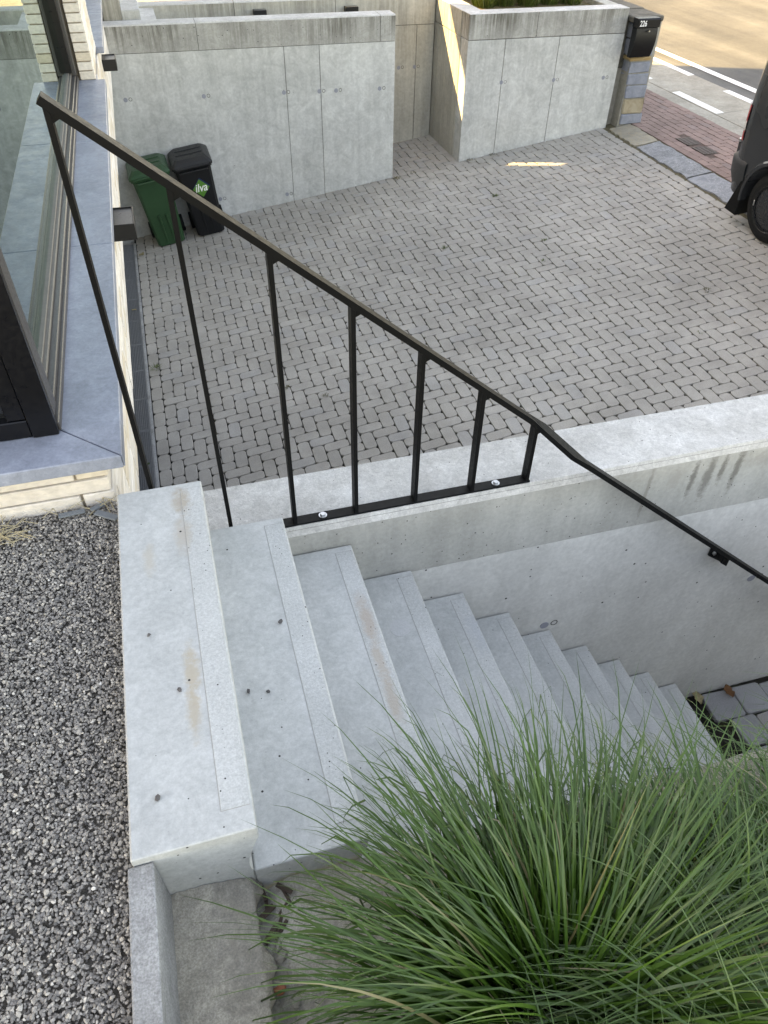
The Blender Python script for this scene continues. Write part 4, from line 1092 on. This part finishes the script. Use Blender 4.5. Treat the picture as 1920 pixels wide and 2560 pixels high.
def leaf(label, p, size, mat, seed):
    rr = random.Random(seed); mb = MB(); bm = mb.bm; a = rr.uniform(0, 6.28); n = 6; L_, R_, C_ = [], [], []
    for k in range(n+1):
        t = k/n; w_ = size*.30*math.sin(math.pi*min(1, t*.93+.05))**.8*(1+.25*math.sin(t*14+seed)); x = (t-.5)*size; z = .004+size*.16*abs(math.sin(t*4+seed))
        for lst, s_, dz_ in ((L_, 1, size*.10), (C_, 0, 0), (R_, -1, size*.13)):
            lst.append(bm.verts.new((p[0]+x*math.cos(a)-s_*w_*math.sin(a), p[1]+x*math.sin(a)+s_*w_*math.cos(a), p[2]+z+dz_*abs(s_))))
    for k in range(n):
        bm.faces.new((L_[k], L_[k+1], C_[k+1], C_[k])); bm.faces.new((C_[k], C_[k+1], R_[k+1], R_[k]))
    o = mb.build('fallen_leaf', mat, None, smooth=True); md = o.modifiers.new('thick', 'SOLIDIFY'); md.thickness = .0008
    return props(o, label, 'leaf', 'fallen leaves')
leaf('dry tan leaf beside the green bin', (-.36, 7.50, DZ(-.36)), .085, 'leaftan', 1)
leaf('dead leaf lying on the mesh drain', (-.51, 6.1, DZ(-.5)), .06, 'leaftan', 2)
leaf('curled grey-green leaf at the bottom step corner', (2.50, -.035, -2.235), .085, 'leaftan', 3)
leaf('red-brown leaf against the wall on the path cobbles', (2.70, -.05, -2.235), .085, 'leafbrown', 4)
leaf('small dead leaf in the joint of the lower drain', (-.50, 3.35, DZ(-.5)), .04, 'weed', 5)
def pebble(label, p, s, mat='pebble', name='pebble', cat='pebble', group=None, seed=0, flat=.6):
    g = np.random.default_rng(seed); V = ICO*(1+g.uniform(-.25, .2, (12, 1)))*np.array([s, s*.72, s*flat]); a = g.uniform(0, 6.28)
    V = V @ np.array([(math.cos(a), math.sin(a), 0), (-math.sin(a), math.cos(a), 0), (0, 0, 1)]); V = V-np.array([0, 0, V[:, 2].min()])+np.array(p)
    return props(np_mesh(name, V, ICF, mat), label, cat, group)
PB = [('dark pebble on the top step towards the gravel', (-.181, -.558, .0005)), ('brown pebble low on the top step', (-.121, -.736, .0005)), ('elongated dark pebble alone on the second step', (.148, -.444, -.2035)),
      ('left one of two pebbles on the second step', (.027, -.646, -.2035)), ('right one of two pebbles on the second step', (.077, -.660, -.2035)), ('grey pebble on the top step near its lower end', (-.185, -.985, .0005))]
for k, (lb, p) in enumerate(PB): pebble(lb, p, (.006, .007, .0085, .0075, .0065, .008)[k], seed=40+k)
for k, (x, y, s, m_, lb) in enumerate(((-.015, -1.315, .016, 'redbrickbit', 'small red brick fragment in the bed'), (.0, -1.255, .016, 'rubble', 'pale rubble lump above the red brick fragment'), (.012, -1.29, .014, 'rubble', 'grey rubble lump right of the red brick fragment'), (-.005, -1.235, .013, 'rubble', 'topmost pale rubble lump in the bed'), (.01, -1.345, .015, 'rubble', 'rubble lump at the bottom edge of the bed'), (.03, -1.32, .011, 'rubble', 'small rubble lump towards the grass'))):
    pebble(lb, (x, y, -.292), s, m_, 'rubble_lump', 'rubble', 'rubble in the bed', 60+k, .75)
rr = random.Random(21)
for k in range(9):
    x, y = rr.uniform(-.025, .03), rr.uniform(-1.21, -1.115); L_ = rr.uniform(.02, .05); a = rr.uniform(0, 3.14); mb = MB(); w_ = rr.uniform(.003, .007)
    mb.box(-L_/2, L_/2, -w_, w_, 0, .004, .001)
    bmesh.ops.rotate(mb.bm, verts=mb.bm.verts[:], cent=(0, 0, 0), matrix=Matrix.Rotation(rr.uniform(-.35, .35), 3, 'Y')); bmesh.ops.rotate(mb.bm, verts=mb.bm.verts[:], cent=(0, 0, 0), matrix=Matrix.Rotation(a, 3, 'Z'))
    bmesh.ops.translate(mb.bm, verts=mb.bm.verts[:], vec=(x, y, -.288+k*.0015))
    props(mb.build('bark_chip', 'bark'), 'dark bark chip in the corner below the stair end', 'bark chip', 'bark chips below the stair end')
for k, (x, y, l, w_, a, lb) in enumerate(((-.386, .002, .075, .009, .08, 'thin slate offcut lying along the brick'), (-.287, -.033, .075, .011, -.62, 'larger slate offcut on the gravel by the top step'), (-.312, .012, .045, .008, .5, 'short slate offcut at the brick corner'))):
    mb = MB(); mb.box(-l/2, l/2, -w_, w_, 0, .006, .001); bmesh.ops.rotate(mb.bm, verts=mb.bm.verts[:], cent=(0, 0, 0), matrix=Matrix.Rotation(a, 3, 'Z')); bmesh.ops.translate(mb.bm, verts=mb.bm.verts[:], vec=(x, y, -.053))
    props(mb.build('slate_offcut', 'slate'), lb, 'slate', 'slate offcuts on the gravel')
def straw(name, label, n, x0, x1, y0, y1, z, seed):
    g = np.random.default_rng(seed); P = np.stack([g.uniform(x0, x1, n), g.uniform(y0, y1, n), z+g.uniform(0, .012, n)], 1); a = g.uniform(0, 3.14, n); L_ = g.uniform(.03, .10, n)
    D = np.stack([np.cos(a), np.sin(a), g.uniform(-.15, .15, n)], 1)*L_[:, None]/2; S_ = np.stack([-np.sin(a), np.cos(a), np.zeros(n)], 1)*.0011; U_ = np.array([0, 0, .0012])
    V = np.stack([P-D-S_, P-D+S_, P-D+U_, P+D-S_, P+D+S_, P+D+U_], 1).reshape(-1, 3); F = (np.array([(0, 1, 4, 3), (1, 2, 5, 4), (2, 0, 3, 5)])[None]+(np.arange(n)*6)[:, None, None]).reshape(-1, 4)
    props(np_mesh(name, V, F, 'straw'), label, 'straw', kind='stuff')
straw('straw', 'dry straw in the gravel against the brick plinth', 40, -.62, -.50, -.09, .03, -.056, 8)
straw('straw', 'few dry stalks at the brick corner by the top step', 14, -.45, -.26, 0.0, .035, -.054, 9)
